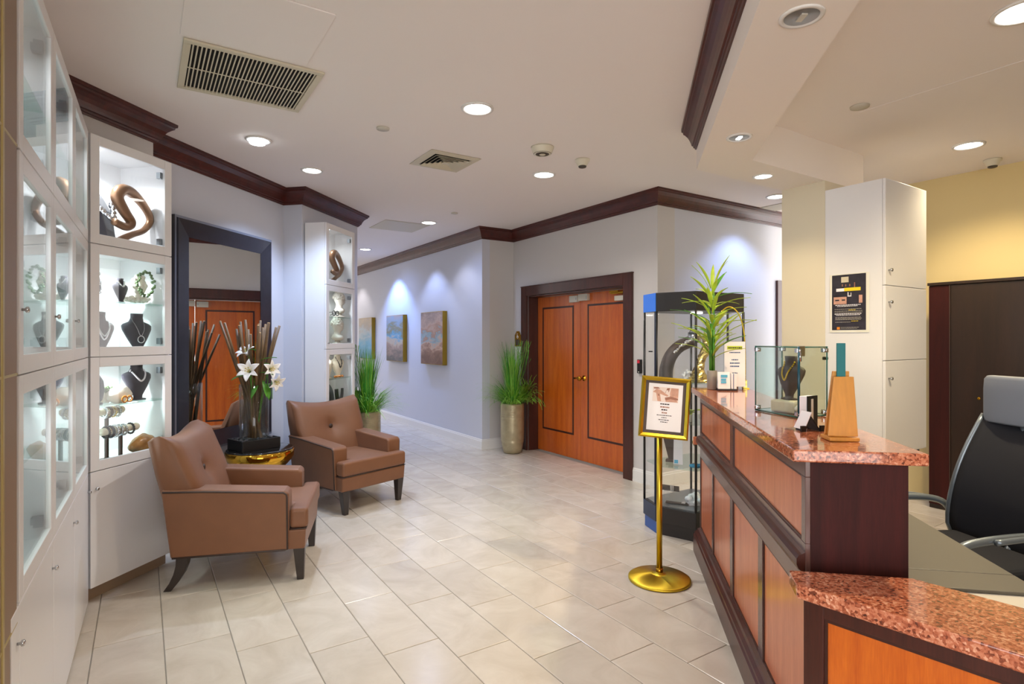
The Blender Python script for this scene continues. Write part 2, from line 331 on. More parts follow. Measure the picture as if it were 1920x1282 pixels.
struct(MB().prism([Kp(2.515, -.25), Kp(3.69, -.25), Kp(3.69, -.46), Kp(2.515, -.46)], 0, CEIL), 'wall_pillar', 'wall_cool_light')
HL = Kp(3.69, -.6); struct(MB().prism([HL, HL-dD*3, HL-dD*3-dA*.12, HL-dA*.12], 0, CEIL), 'wall_corridor_near', 'wall_paint')
he = HE-2.6*dC
struct(wallbox(MB(), he-dC*2, HE+.1*dC, 0, CEIL, .12), 'wall_corridor_end', 'wall_paint')
struct(wallbox(MB(), HL-dD*2.9, he-dC*2, 0, CEIL, .12), 'wall_corridor_left', 'wall_paint')
LW = KX-.46*nL
struct(MB().prism([LW-.2*eL, LW+3.4*eL, LW+3.4*eL-.1*nL, LW-.2*eL-.1*nL], 0, CEIL), 'wall_left', 'wall_paint')
struct(MB().prism([KX-.25*nL+.0*eL, KX-.25*nL+1.9*eL, KX-.46*nL+1.9*eL, KX-.46*nL+.0*eL], 2.68, CEIL), 'wall_bulkhead_left', 'wall_paint')
# reception side
RB0 = Vector((3.866, 5.5))
struct(wallbox(MB(), RB0+1.1*dB, RB0-5.2*dB, 0, CEIL, .12), 'wall_reception', 'reception_yellow')
Q = Vector((1.318, 4.065)); L_ = Vector((2.199, 4.637)); R_ = Vector((2.389, 4.344)); I_ = Vector((1.627, 3.849))
b = MB(); far5 = 7.0
b.prism([Q, Q-far5*dA, I_-far5*dA, I_], SOFF, CEIL); b.prism([Q, I_, R_+.585*dC, L_+.585*dC], SOFF, CEIL)
struct(b, 'ceiling_beam', 'beam_paint')
struct(MB().prism([L_, R_, R_+.585*dC, L_+.585*dC], 0, SOFF), 'pillar', 'wall_cream')

struct(MB().prism([(1.9, -1.6), (7, -1.6), (7, -1.5), (1.9, -1.5)], 0, CEIL), 'wall_back', 'reception_yellow')
struct(MB().prism([(6.6, -1.5), (6.7, -1.5), (6.7, 2.2), (6.6, 2.2)], 0, CEIL), 'wall_right', 'reception_yellow')
# crown mouldings: profile (projection, drop)
CROWN = [(0, .15), (.010, .15), (.014, .140), (.022, .138), (.024, .126), (.034, .122), (.038, .108), (.046, .088), (.060, .064), (.078, .046), (.092, .036), (.094, .024), (.104, .020), (.106, 0)]
def offset_path(path, d):
    out = []
    for i, p in enumerate(path):
        ns = []
        if i > 0: t = (path[i]-path[i-1]).normalized(); ns.append(Vector((t.y, -t.x)))
        if i < len(path)-1: t = (path[i+1]-path[i]).normalized(); ns.append(Vector((t.y, -t.x)))
        if len(ns) == 1: out.append(p+ns[0]*d)
        else:
            m = ns[0]+ns[1]; out.append(p+m*(d*2/m.length_squared))
    return out
def sweep(path, prof, ztop, name, mats, down=True):
    path = [Vector(p) for p in path]; rows = []
    for pr, dr in prof:
        z = ztop-dr if down else ztop+dr
        rows.append([(p.x, p.y, z) for p in offset_path(path, pr)])
    b = MB(); n = len(path); v = [p for r in rows for p in r]; f = []
    for i in range(len(rows)-1):
        for j in range(n-1): f.append((i*n+j, (i+1)*n+j, (i+1)*n+j+1, i*n+j+1))
    f.append(tuple(i*n for i in range(len(rows)))); f.append(tuple(i*n+n-1 for i in range(len(rows)-1, -1, -1)))
    b.add(v, f, 0); return struct(b, name, mats)
# side of travel to the right is the room
sweep([P4, P3, P2, P1, HE][::-1], CROWN, CEIL, 'trim_1', 'mahogany_moulding')
sweep([Kp(-.1, -.23), Kp(.68, -.23), Kp(.68, -.46), Kp(2.515, -.46), Kp(2.515, -.25), Kp(3.69, -.25), Kp(3.69, -.6)], CROWN, CEIL, 'trim_2', 'mahogany_moulding')
sweep([Q, Q-7*dA], CROWN, CEIL, 'trim_3', 'mahogany_moulding')
BASEP = [(0, .14), (.006, .14), (.010, .128), (.010, .118), (.015, .114), (.016, .02), (.018, .02), (.018, 0)]
BP = [(p, h) for p, h in BASEP]
sweep([HE, P1, P2, P2-.227*dB], BP, 0, 'baseboard_corridor', 'trim_white', down=False)
sweep([P2-2.323*dB, P3, P3+2.03*dC], BP, 0, 'baseboard_alcove', 'trim_white', down=False)
sweep([Kp(.6, -.46), Kp(2.515, -.46), Kp(2.515, -.25), Kp(3.69, -.25)], BP, 0, 'baseboard_mirror', 'trim_white', down=False)

# double doors ------------------------------------------------------------
DO = P2; d1 = empty('door_1', V3(DO), ang(-dB), kind='structure', label='double cherry wood doors with dark inlay in a mahogany frame')
# local x along the wall (-dB), local y towards +dC (into the wall)
b = MB(); F0, F1 = .227, 2.323
b.box(F0, -.03, 0, s0+.0, .0, hd+.13); b.box(s1, -.03, 0, F1, .0, hd+.13); b.box(s0, -.03, hd, s1, .0, hd+.13)
b.box(s0, -.0, 0, s0+.02, .25, hd); b.box(s1-.02, -.0, 0, s1, .25, hd); b.box(s0+.02, -.0, hd-.02, s1-.02, .25, hd)
b.box(F0-.006, -.036, hd+.118, F1+.006, -.0, hd+.132)
b.build('door_frame', 'mahogany', d1, bevel=.004)
def inlay(b, x0, x1, z0, z1, y, w=.024, mi=0, t=.004):
    b.box(x0, y-t, z0, x0+w, y, z1, mi); b.box(x1-w, y-t, z0, x1, y, z1, mi); b.box(x0+w, y-t, z0, x1-w, y, z0+w, mi); b.box(x0+w, y-t, z1-w, x1-w, y, z1, mi)
lx = [(s0+.022, (s0+s1)/2-.002), ((s0+s1)/2+.002, s1-.022)]; DY = .15
for k, (a, c) in enumerate(lx):
    lf = MB().box(a, DY, .008, c, DY+.045, hd-.022).build('door_leaf', 'cherry', d1, bevel=.002)
    m0, m1 = (.11, .13) if k == 0 else (.13, .11)
    bb = MB(); inlay(bb, a+m0, c-m1, .30, hd-.16, DY); bb.build('inlay', 'inlay', lf)
    MB().box(a+m0+.024, DY-.002, .324, c-m1-.024, DY, hd-.184).build('panel', 'cherry', lf)
    lx[k] = (a, c, lf)
a, c, lf = lx[1]
b = MB(); M90 = Matrix.Translation((a+.065, DY, 1.02)) @ Matrix.Rotation(R(90), 4, 'X')
b.lathe([(.034, -.0), (.034, .006), (.012, .01), (.011, .05), (.024, .058), (.031, .075), (.026, .09), (.004, .096)], 20, M=M90)
b.tube([(a+.065, DY-.075, 1.02), (a+.02, DY-.078, 1.022), (a-.03, DY-.075, 1.018)], [.011, .010, .012], 8)
b.build('door_knob', 'brass', lf)
b = MB(); b.box(a-.17, DY-.045, hd-.125, a-.02, DY, hd-.045); b.box(a-.045, DY-.047, hd-.10, a-.03, DY-.045, hd-.07, 1)
b.build('magnetic_lock', ['plate', 'steel'], lx[0][2], bevel=.003)
b = MB(); b.box(a+.0, DY-.045, hd-.115, a+.17, DY, hd-.035); b.box(a+.15, DY-.047, hd-.10, a+.16, DY-.045, hd-.06, 1)
b.build('magnetic_lock', ['plate', 'steel'], lf, bevel=.003)
b = MB(); b.box(c-.24, DY-.06, hd-.15, c-.02, DY, hd-.095); b.build('door_closer', 'plate', lf, bevel=.004)
b = MB(); b.tube([(c-.12, DY-.03, hd-.09), (c-.12, DY-.03, hd-.06)], .012, 8); b.box(c-.32, DY-.04, hd-.07, c-.1, DY-.03, hd-.05); b.box(c-.34, DY-.04, hd-.058, c-.2, DY-.03, hd-.03)
b.build('closer_arm', 'brass', lf)
# second, dark door beyond the alcove wall
d2 = empty('door_2', V3(P3+2.03*dC), ang(dC), kind='structure', label='dark wooden door at the end of the alcove wall')
b = MB(); b.box(0, -.03, 0, .13, 0, 2.2); b.box(1.02, -.03, 0, 1.15, 0, 2.2); b.box(.13, -.03, 2.07, 1.02, 0, 2.2); b.box(.13, 0, 0, .15, .11, 2.07); b.box(1.0, 0, 0, 1.02, .11, 2.07)
b.build('door_frame', 'mahogany', d2, bevel=.004)
MB().box(.155, .05, .008, .995, .09, 2.065).build('door_leaf', 'mahogany', d2, bevel=.002)
# ================================================================ display cabinets
ZS = [.08, .742, 1.395, 2.045, 2.67]
def cab_shell(b, w, h, d=.40, t=.018):
    b.box(0, .021, 0, t, d, h); b.box(w-t, .021, 0, w, d, h); b.box(t, .021, 0, w-t, d, t); b.box(t, .021, h-t, w-t, d, h); b.box(t, d-.008, t, w-t, d, h-t, 1)
def glass_cabinet(w, h, shelf=True, knob=None, label='', group=None, lamp=4.0, lampx=.5):
    r = empty('display_cabinet', label=label, cat='cabinet', group=group)
    b = MB(); cab_shell(b, w, h); b.build('carcass', ['white_lacquer', 'white_inner'], r)
    s = .058; b = MB(); b.box(.002, 0, .002, s, .02, h-.002); b.box(w-s, 0, .002, w-.002, .02, h-.002); b.box(s, 0, .002, w-s, .02, s); b.box(s, 0, h-s, w-s, .02, h-.002)
    dr = b.build('door', 'white_lacquer', r, bevel=.002)
    MB().box(s, .008, s, w-s, .012, h-s).build('pane', 'clear_glass', dr)
    for z in (.09, h-.10):
        MB().box(w-.075, .022, z-.02, w-.055, .05, z+.02).box(w-.062, .03, z-.012, w-.02, .06, z+.012).build('hinge', 'steel', dr)
    if knob is not None:
        MB().lathe([(.004, 0), (.004, .007), (.009, .010), (.0095, .016), (.004, .019)], 14, M=Matrix.Translation((.03, 0, knob)) @ Matrix.Rotation(R(90), 4, 'X')).build('knob', 'chrome', dr)
    if shelf: MB().box(.02, .03, shelf-.004, w-.02, .385, shelf+.004).build('shelf', 'green_glass', r)
    MB().lathe([(.035, h-.030), (.036, h-.019)], 20, (w*lampx, .2)).build('lamp_disc', 'lamp_cool', r)
    l = spot((w*lampx, .2, h-.04), lamp, (.9, .96, 1), 160, .5, .03); l.parent = r
    return r
def solid_cabinet(w, h, label, group=None, knobx=.035):
    r = empty('base_cabinet', label=label, cat='cabinet', group=group)
    b = MB(); cab_shell(b, w, h); b.build('carcass', 'white_lacquer white_lacquer'.split(), r)
    dr = MB().box(.002, 0, .002, w-.002, .02, h-.003).build('door', 'white_lacquer', r, bevel=.002)
    MB().lathe([(.004, 0), (.004, .007), (.009, .010), (.0095, .016), (.004, .019)], 14, M=Matrix.Translation((knobx, 0, h-.10)) @ Matrix.Rotation(R(90), 4, 'X')).build('knob', 'chrome', dr)
    return r
ORD = ['lowest', 'second from the floor', 'third from the floor', 'topmost']
def place(o, M): o.matrix_world = M
WA = .595; LS = .62
angled = {}
for k in range(4):
    M = frame2(KX+.012*dA, dA, ZS[k]); h = ZS[k+1]-ZS[k]
    if k == 0: o = solid_cabinet(WA-.012, h, 'white closed base cabinet beside the black mirror, knob at its upper left')
    else: o = glass_cabinet(WA-.012, h, (False, .36, .325, False)[k], None, ('', 'lit glass-front cabinet with bracelets and pearls, left of the mirror', 'lit glass-front cabinet with four dark busts, left of the mirror', 'lit glass-front cabinet with large bronze loop, left of the mirror')[k], lamp=24, lampx=.3)
    place(o, M); angled[k] = M
MB().box(0, .05, 0, WA, .40, .08).build('cabinet_plinth', 'tan_edge', label='dark brown plinth under the white cabinet beside the mirror', cat='plinth', loc=V3(KX), rotz=ang(dA))
cn = ['right end', 'second', 'third', 'near end']
for j in range(4):
    for k in range(4):
        M = frame2(KX+eL*LS*(j+1), -eL, ZS[k] if k else .012); h = ZS[k+1]-(ZS[k] if k else .012)
        where = ('beside the corner', 'second from the corner', 'third from the corner', 'fourth from the corner')[j]
        if j == 3 and k: continue
        if j == 3: M = frame2(KX+eL*(LS*3+.105), -eL, .012)
        if k == 0: o = solid_cabinet(LS if j < 3 else .105, h, 'white closed base cabinet of the long run, column %s' % where, knobx=(LS-.035 if j < 3 else .07))
        else:
            o = glass_cabinet(LS, h, (False, .36, .325, .3)[k], (.19 if k == 2 else None), 'white glass-front cabinet of the long run, column %s, %s' % (where, ('', 'lower glass row', 'middle glass row', 'top glass row')[k]), lamp=6)
        place(o, M)
b = MB(); b.box(0, -.06, .70, .42, -.002, 2.98); b.box(.085, -.06, .012, .42, -.002, .70); b.box(.17, -.06, .012, .19, .002, 2.98, 1)
for z in (.70, 1.40, 2.045): b.box(.0, -.05, z-.004, .42, .0, z+.004, 1)
b.build('trim_4', ['tan_edge', 'gold_edge'], kind='structure', loc=V3(KX+eL*1.885), rotz=ang(eL), bevel=.002)
# column by the pillar
WF = .60; KF = Kp(2.545, 0)
for k in range(4):
    M = frame2(KF, dA, ZS[k]); h = ZS[k+1]-ZS[k]
    if k == 0: o = solid_cabinet(WF, h, 'white closed base cabinet of the narrow column behind the armchair')
    else: o = glass_cabinet(WF, h, (False, .34, .33, False)[k], .06 if k == 2 else None, ('', 'lit glass-front cabinet with linen busts, right of the mirror', 'lit glass-front cabinet with two white heads, right of the mirror', 'lit glass-front cabinet with small bronze loop, right of the mirror')[k], lamp=6.5, lampx=.35)
    if k:
        for ch in o.children:
            if ch.name.startswith('carcass'):
                for v in ch.data.vertices:
                    if v.co.y > .3: v.co.y = .235 if v.co.y > .395 else .228
            if ch.name.startswith('shelf'):
                for v in ch.data.vertices: v.co.y = min(v.co.y, .22)
            if ch.name.startswith('lamp'):
                if ch.type == 'LIGHT': ch.location.y = .12
                else:
                    for v in ch.data.vertices: v.co.y -= .08
    else:
        for ch in o.children:
            if ch.name.startswith('carcass'):
                for v in ch.data.vertices: v.co.y = min(v.co.y, .24)
    place(o, M)
MB().box(0, .03, 0, WF, .24, .08).build('cabinet_plinth', 'bust_brown', label='dark plinth under the white column behind the armchair', cat='plinth', loc=V3(KF), rotz=ang(dA))

# ---------------------------------------------------------------- what the cabinets hold
def at(M, x, y, z): p = M @ Vector((x, y, z)); return p
BS = [(0, .26, .62, 0), (.03, .26, .62, 0), (.05, .15, .40, 0), (.12, .16, .4, .0), (.35, .33, .46, .02), (.58, .48, .40, .05), (.68, .50, .34, .07), (.73, .44, .34, .08), (.79, .25, .42, .08), (.88, .20, .52, .06), (1.0, .205, .55, .05)]
def bust_prof(z):
    for a, c in zip(BS, BS[1:]):
        if a[0] <= z <= c[0]:
            t = (z-a[0])/(c[0]-a[0]); return [a[i]+(c[i]-a[i])*t for i in (1, 2, 3)]
    return BS[-1][1:]
def bust_mesh(h, w, n=20):
    rs = []
    for zf, a, d, yo in BS:
        A = a*w; D = a*w*d
        rs.append([(A*cos(2*pi*j/n), yo*w+D*sin(2*pi*j/n), zf*h) for j in range(n)])
    return MB().rings(rs)
def bust(M, x, y, z, h, w, m, label, rot=0, group=None):
    o = bust_mesh(h, w).build('necklace_bust', m, label=label, cat='bust', group=group)
    place(o, M @ Matrix.Translation((x, y, z)) @ Matrix.Rotation(rot, 4, 'Z')); return o
def necklace(M, x, y, z, h, w, m, label, rot=0, top=.86, low=.5, r=.004, n=40, pend=None, wide=.92):
    b = MB()
    for i in range(n+1):
        u = -1+2*i/n; zf = low+(top-low)*(abs(u)**1.7)
        a, d, yo = bust_prof(zf); at_, dt, yt = bust_prof(top)
        xx = u*at_*w*wide; xx = max(-a*w*.98, min(a*w*.98, xx)); ff = math.sqrt(max(0, 1-(xx/(a*w))**2))
        b.ball((xx, yo*w-a*w*d*ff-r*.6, zf*h), r*(1 if r < .006 else random.uniform(.6, 1.2)), 6)
    if pend:
        a, d, yo = bust_prof(low); pts = [(pend*cos(t*2*pi/14), yo*w-a*w*d-r, low*h-pend+pend*sin(t*2*pi/14)) for t in range(14)]
        b.tube(pts, .0032, 6, closed=True)
    o = b.build('necklace', m, label=label, cat='necklace'); place(o, M @ Matrix.Translation((x, y, z)) @ Matrix.Rotation(rot, 4, 'Z')); return o
def smooth_path(P, n=8):
    P = [Vector(p) for p in P]; out = []
    for i in range(len(P)-1):
        p0 = P[max(i-1, 0)]; p1 = P[i]; p2 = P[i+1]; p3 = P[min(i+2, len(P)-1)]
        for k in range(n):
            t = k/n; out.append(.5*((2*p1)+(p2-p0)*t+(2*p0-5*p1+4*p2-p3)*t*t+(3*p1-p0-3*p2+p3)*t**3))
    out.append(P[-1]); return out
def loop_sculpture(M, x, y, z, s, label):
    pts = smooth_path([(-.02, 0, 0), (.0, 0, .05), (.08, .0, .10), (.185, .01, .15), (.235, .01, .23), (.18, .01, .315), (.08, 0, .37), (.0, -.01, .365), (-.03, -.01, .31), (.01, -.02, .235), (.05, -.03, .17), (.0, -.04, .135), (-.09, -.05, .15)], 7)
    n = len(pts); rad = []
    for i in range(n):
        t = i/(n-1); rad.append((.030-.010*sin(pi*min(1, t*2.2)) + .007*sin(pi*max(0, min(1, (t-.45)*3.0))) - .008*max(0, t-.8)*5)*s)
    o = MB().tube([p*s for p in pts], rad, 12).build('loop_sculpture', 'bronze', label=label, cat='sculpture'); place(o, M @ Matrix.Translation((x, y, z))); return o
A3, A2, A1 = angled[3], angled[2], angled[1]; fz = .018
loop_sculpture(A3, .315, .13, fz, 1.0, 'large twisting bronze loop sculpture in the top cabinet left of the mirror')
b = MB(); rs = []
for zf, wd, yy in ((0, .07, .0), (.10, .075, .02), (.22, .10, .05), (.30, .085, .09), (.33, .08, .11)):
    rs.append([(wd*cx, yy+cy, zf) for cx, cy in ((-1, 0), (-.5, -.025), (.5, -.025), (1, 0), (1, .03), (-1, .03))])
b.rings(rs, smooth=False); o = b.build('slab_bust', 'velvet_dark', label='black velvet slab bust under the silver chunky necklace, top cabinet', cat='bust'); place(o, A3 @ Matrix.Translation((.24, .13, fz)) @ Matrix.Rotation(R(12), 4, 'Z'))
b = MB()
for i in range(26):
    u = -1+2*i/25; b.ball((.085*u+random.uniform(-.006, .006), -.005+.06*(abs(u)**1.5)+random.uniform(-.006, .004), .17+.11*abs(u)**1.6), random.uniform(.010, .020), 7)
o = b.build('necklace', 'silver', label='chunky silver necklace on the black slab bust, top cabinet', cat='necklace'); place(o, A3 @ Matrix.Translation((.24, .12, fz)) @ Matrix.Rotation(R(12), 4, 'Z'))
# middle glass cabinet
sh = .329
b = MB()
for i in range(9):
    t = i/8; b.ball((0, 0, .03+.15*t), .045*sin(pi*(.15+.8*t))+.008, 12, sc=(1, .7, 1))
o = b.build('earring_tower', 'velvet_dark', label='dark rounded earring stand on the glass shelf beside the corner', cat='stand'); place(o, A2 @ Matrix.Translation((.135, .14, sh-.0)))
b = MB()
for i in range(24): b.ball((random.uniform(-.03, .03), -.034+random.uniform(-.004, .004), random.uniform(.05, .18)), random.uniform(.004, .008), 6)
o = b.build('earrings', 'silver', label='silver earrings hung on the dark rounded stand', cat='earrings'); place(o, A2 @ Matrix.Translation((.135, .14, sh)))
bust(A2, .33, .14, sh, .155, .11, 'velvet_dark', 'small dark heart-shaped bust on the glass shelf', group=None)
necklace(A2, .33, .14, sh, .155, .11, 'silver', 'silver drop collar on the small heart-shaped bust', low=.66, r=.006, n=14)
b = MB(); random.seed(3)
for i in range(60):
    t = random.random(); b.ball((random.gauss(0, .045), random.gauss(.03, .02), .02+abs(random.gauss(0, .012))), random.uniform(.010, .018), 6)
for i in range(34):
    t = i/34*2*pi; b.ball((.045*cos(t)*random.uniform(.6, 1)-.0, .01, .13+.06*sin(t)*random.uniform(.4, 1)), random.uniform(.012, .022), 6)
b.tube([(0, .02, .02), (.0, .02, .08)], .022, 8)
o = b.build('white_coral', 'coral', label='white coral branch carrying the green bead garland', cat='coral'); place(o, A2 @ Matrix.Translation((.455, .12, sh)))
b = MB()
for i in range(46):
    t = i/46*2*pi; b.ball((.062*cos(t)+random.uniform(-.008, .008), -.03+random.uniform(-.01, .01), .13+.075*sin(t)+random.uniform(-.008, .008)), random.uniform(.006, .011), 6)
o = b.build('bead_garland', 'green_bead', label='green bead garland hung on the white coral', cat='necklace'); place(o, A2 @ Matrix.Translation((.455, .11, sh)))
bust(A2, .18, .13, fz, .25, .20, 'velvet_maroon', 'maroon bust with pearl strands on the floor of the cabinet')
for q, (lo, mm, nm) in enumerate(((.42, 'silver', 'silver strand, the upper of two on the maroon bust'), (.33, 'pearl', 'pearl strand, the lower of two on the maroon bust'))):
    necklace(A2, .18, .13, fz, .25, .20, mm, nm, low=lo, top=.78, r=.0048, n=34)
bust(A2, .445, .13, fz, .25, .20, 'velvet_dark', 'dark bust with a ring pendant beside the maroon bust', rot=R(-8))
necklace(A2, .445, .13, fz, .25, .20, 'silver', 'fine silver chain with ring pendant on the dark bust', rot=R(-8), low=.42, r=.0022, n=50, pend=.022)
for q, (xx, ss, mm, ll) in enumerate(((.30, .022, 'crystal', 'cluster of clear crystals between the maroon and dark busts'), (.345, .02, 'coral', 'small cream stone beside the clear crystals'))):
    b = MB()
    for i in range(12 if q == 0 else 5): b.ball((random.uniform(-1, 1)*ss*1.6, random.uniform(-1, 1)*ss, ss*.5+random.uniform(0, .4)*ss), ss*random.uniform(.4, .7), 6)
    o = b.build('crystals' if q == 0 else 'stone', mm, label=ll, cat='ornament'); place(o, A2 @ Matrix.Translation((xx, .10, fz)))
# lower glass cabinet
sh = .364
b = MB(); b.lathe([(.0, .19), (.03, .18), (.055, .14), (.062, .09), (.05, .03), (.03, .012), (.05, .01), (.05, 0)][::-1], 20, sy=.6)
o = b.build('dome_bust', 'velvet_dark', label='dark blue domed stand on the shelf next to the corner', cat='stand'); place(o, A1 @ Matrix.Translation((.14, .13, sh)))
for q, xx in enumerate((.215, .255)):
    b = MB(); b.lathe([(.016, 0), (.018, .03), (.014, .06), (.02, .07)], 12)
    for i in range(12): b.ball((random.uniform(-.025, .025), random.uniform(-.015, .015), .085+random.uniform(-.012, .02)), .012, 6, 1)
    o = b.build('bud_vase', ['plaster', 'green_bead'], label=('small white vase of grey-green sprigs, nearer the dark dome', 'small white vase of grey-green sprigs, nearer the shell')[q], cat='vase'); place(o, A1 @ Matrix.Translation((xx, .17, sh)))
b = MB(); rs = []
for i in range(10):
    t = i/9; rr = .058*sin(pi*(.1+.85*t))+.004; rs.append([(-.09+.18*t, .01+rr*.7*cos(a*2*pi/14), .045+rr*.9*sin(a*2*pi/14)+.006*sin(a*5)) for a in range(14)])
b.rings(rs); o = b.build('conch_shell', 'coral', label='large white shell on the glass shelf before the pearl bust', cat='shell'); place(o, A1 @ Matrix.Translation((.335, .14, sh)))
for q, xx in enumerate((.29, .325)):
    b = MB()
    for i in range(14): t = i/14*2*pi; b.ball((.018*cos(t), .0, .02+.018*sin(t)), .006, 6)
    b.box(-.001, -.04, .002, .001, -.01, .004, 1); b.box(-.01, -.06, .0, .01, -.04, .003, 1)
    o = b.build('brooch', ['amber', 'tag'], label=('amber and gold bracelet at the left foot of the shell', 'amber and gold bracelet with white tag before the shell')[q], cat='bracelet'); place(o, A1 @ Matrix.Translation((xx, .07, sh)))
bust(A1, .445, .13, sh, .235, .20, 'velvet_dark', 'tall dark bust wearing a pearl necklace on the glass shelf', rot=R(-6))
necklace(A1, .445, .13, sh, .235, .20, 'pearl', 'round white pearl necklace on the tall dark bust', rot=R(-6), low=.52, top=.82, r=.0058, n=34, wide=1.1)
def bracelet_bar(x, y, z, x0, x1, items, label):
    r = empty('bracelet_bar', label=label, cat='stand'); place(r, A1 @ Matrix.Translation((x, y, fz)))
    b = MB(); b.tube([(x0, 0, z), (x1, 0, z)], .022, 14); b.ball((x1, 0, z), .024, 10); b.build('bar', 'linen', r)
    b = MB(); b.box(-.008, -.008, 0, .008, .008, z-.02); b.box(-.035, -.03, 0, .035, .03, .008); b.build('post', 'bust_brown', r)
    for (xx, mm, rr, kk, nm) in items:
        b = MB(); pts = [(0, .03*cos(t*2*pi/16), -.006+.031*sin(t*2*pi/16)) for t in range(16)]
        if kk == 'beads':
            for p in pts: b.ball(p, rr, 6)
        else: b.tube(pts, rr, 6, closed=True)
        o = b.build('bracelet', mm, label=nm, cat='bracelet'); place(o, A1 @ Matrix.Translation((x+xx, y, fz+z)))
bracelet_bar(.24, .15, .295, -.10, .10, [(-.02, 'silver', .009, 't', 'broad silver bangle on the upper bar, next to the post'), (.012, 'bust_brown', .007, 'b', 'brown cuff on the upper bracelet bar'), (.04, 'gold_leaf', .006, 'beads', 'gold link bracelet on the upper bar'), (.07, 'silver', .008, 'beads', 'silver bead bracelet at the tip of the upper bar')], 'upper white roll of bracelets under the glass shelf')
bracelet_bar(.27, .08, .185, -.13, .11, [(-.10, 'black', .008, 'beads', 'black bead bracelet nearest the corner on the lower bar'), (-.07, 'velvet_dark', .009, 't', 'dark bangle on the lower bracelet bar'), (-.04, 'silver', .009, 'beads', 'first silver bead bracelet left of the post on the lower bar'), (-.01, 'chrome', .008, 't', 'polished bangle over the post of the lower bar'), (.02, 'chrome', .007, 'beads', 'polished bead bracelet right of the post on the lower bar'), (.07, 'black', .007, 'beads', 'black bead bracelet near the tip of the lower bar')], 'lower white roll of bracelets at the front of the cabinet')
b = MB(); rs = []
for i in range(11):
    t = i/10; rr = .065*sin(pi*(.06+.9*t))+.006
    rs.append([(-.10+.2*t, rr*.6*cos(a*2*pi/12), .055+.02*t+rr*.85*sin(a*2*pi/12)*(1+.12*sin(3*a+i))) for a in range(12)])
b.rings(rs); o = b.build('agate_slab', 'agate', label='brown and white banded agate at the cabinet floor', cat='stone'); place(o, A1 @ Matrix.Translation((.44, .09, fz)))
for q, (xx, yy) in enumerate(((.17, .06), (.36, .05))):
    b = MB(); b.grid(lambda u, v: ((u-.5)*.12, (v-.5)*.08, .004+.004*sin(u*9)*cos(v*7)), 8, 6); o = b.build('cloth_scrap', 'blue_cloth', solid=.003, label=('blue cloth patch under the bracelet bars near the corner', 'blue cloth patch beside the agate')[q], cat='cloth'); place(o, A1 @ Matrix.Translation((xx, yy, fz)))
for q, xx in enumerate((.20, .27)):
    b = MB()
    for i in range(10): b.ball((random.uniform(-.016, .016), random.uniform(-.012, .012), .012+random.uniform(0, .01)), .007, 6)
    o = b.build('gold_cluster', 'gold', label=('gold cluster ring below the bar, nearer the corner', 'gold cluster ring below the bar, nearer the agate')[q], cat='ring'); place(o, A1 @ Matrix.Translation((xx, .05, fz)))
# far column
FM = {k: frame2(KF, dA, ZS[k]) for k in range(4)}
loop_sculpture(FM[3], .33, .12, fz, .95, 'small twisting bronze loop sculpture in the far narrow cabinet')
bust(FM[3], .16, .12, fz, .23, .18, 'velvet_dark', 'black bust beside the small bronze loop in the far cabinet')
necklace(FM[3], .16, .12, fz, .23, .18, 'silver', 'silver collar on the black bust in the far cabinet', low=.6, r=.009, n=20)
def head(M, x, y, z, s, label, rot):
    r = empty('plaster_head', label=label, cat='head'); b = MB()
    b.lathe([(.07, 0), (.07, .012), (.03, .03), (.028, .05)], 16)
    rs = []
    for zf, a, d, yo in ((.05, .06, .04, 0), (.075, .09, .05, 0), (.10, .075, .05, .0), (.115, .036, .038, .005), (.145, .034, .037, .002), (.158, .040, .05, -.008), (.175, .046, .058, -.008), (.20, .054, .064, -.002), (.235, .058, .068, .0), (.265, .055, .065, .004), (.285, .038, .045, .006), (.292, .012, .015, .006)):
        rs.append([(a*cos(j*2*pi/18), yo+d*sin(j*2*pi/18), zf) for j in range(18)])
    b.rings(rs)
    b.hexa([(-.011, -.068, .196), (.011, -.068, .196), (.011, -.05, .196), (-.011, -.05, .196)], [(-.004, -.067, .228), (.004, -.067, .228), (.006, -.05, .23), (-.006, -.05, .23)])
    b.add([(0, -.086, .199), (-.012, -.062, .195), (.012, -.062, .195), (0, -.066, .228)], [(0, 1, 3), (0, 3, 2), (0, 2, 1)], 0)
    for sx in (-1, 1):
        b.ball((sx*.022, -.060, .222), .009, 8, sc=(1.2, .6, .8)); b.ball((sx*.057, .006, .213), .014, 8, sc=(.4, .8, 1.3)); b.tube([(sx*.010, -.064, .236), (sx*.03, -.058, .237)], .004, 5)
    b.tube([(-.014, -.068, .183), (0, -.072, .184), (.014, -.068, .183)], .004, 6); b.tube([(-.012, -.066, .176), (0, -.07, .175), (.012, -.066, .176)], .0045, 6)
    b.build('face', 'plaster_head', r)
    b = MB(); random.seed(5)
    for i in range(70):
        t = random.uniform(-.4, pi+.4); zz = random.uniform(.215, .29); rr = .058*math.sqrt(max(.05, 1-((zz-.235)/.06)**2)) if zz > .235 else .058
        b.ball((rr*cos(t), rr*1.1*sin(t)+.004, zz), .0135, 6)
    b.build('hair_curls', 'plaster_head', r)
    place(r, M @ Matrix.Translation((x, y, z)) @ Matrix.Rotation(rot, 4, 'Z') @ Matrix.Scale(s, 4)); return r
head(FM[2], .46, .11, .334, .93, 'white plaster head on the upper shelf of the far cabinet', R(60))
head(FM[2], .42, .11, fz, .98, 'white plaster head on the cabinet floor under the other head', R(65))
b = MB()
for sx in (-1, 1): b.tube([(sx*.035+.03*cos(t*2*pi/14), 0, .03+.024*sin(t*2*pi/14)) for t in range(14)], .0045, 6, closed=True)
b.tube([(-.008, 0, .035), (.008, 0, .035)], .004, 6)
for sx in (-1, 1): b.tube([(sx*.064, 0, .04), (sx*.066, .06, .035), (sx*.066, .1, .012)], .003, 5)
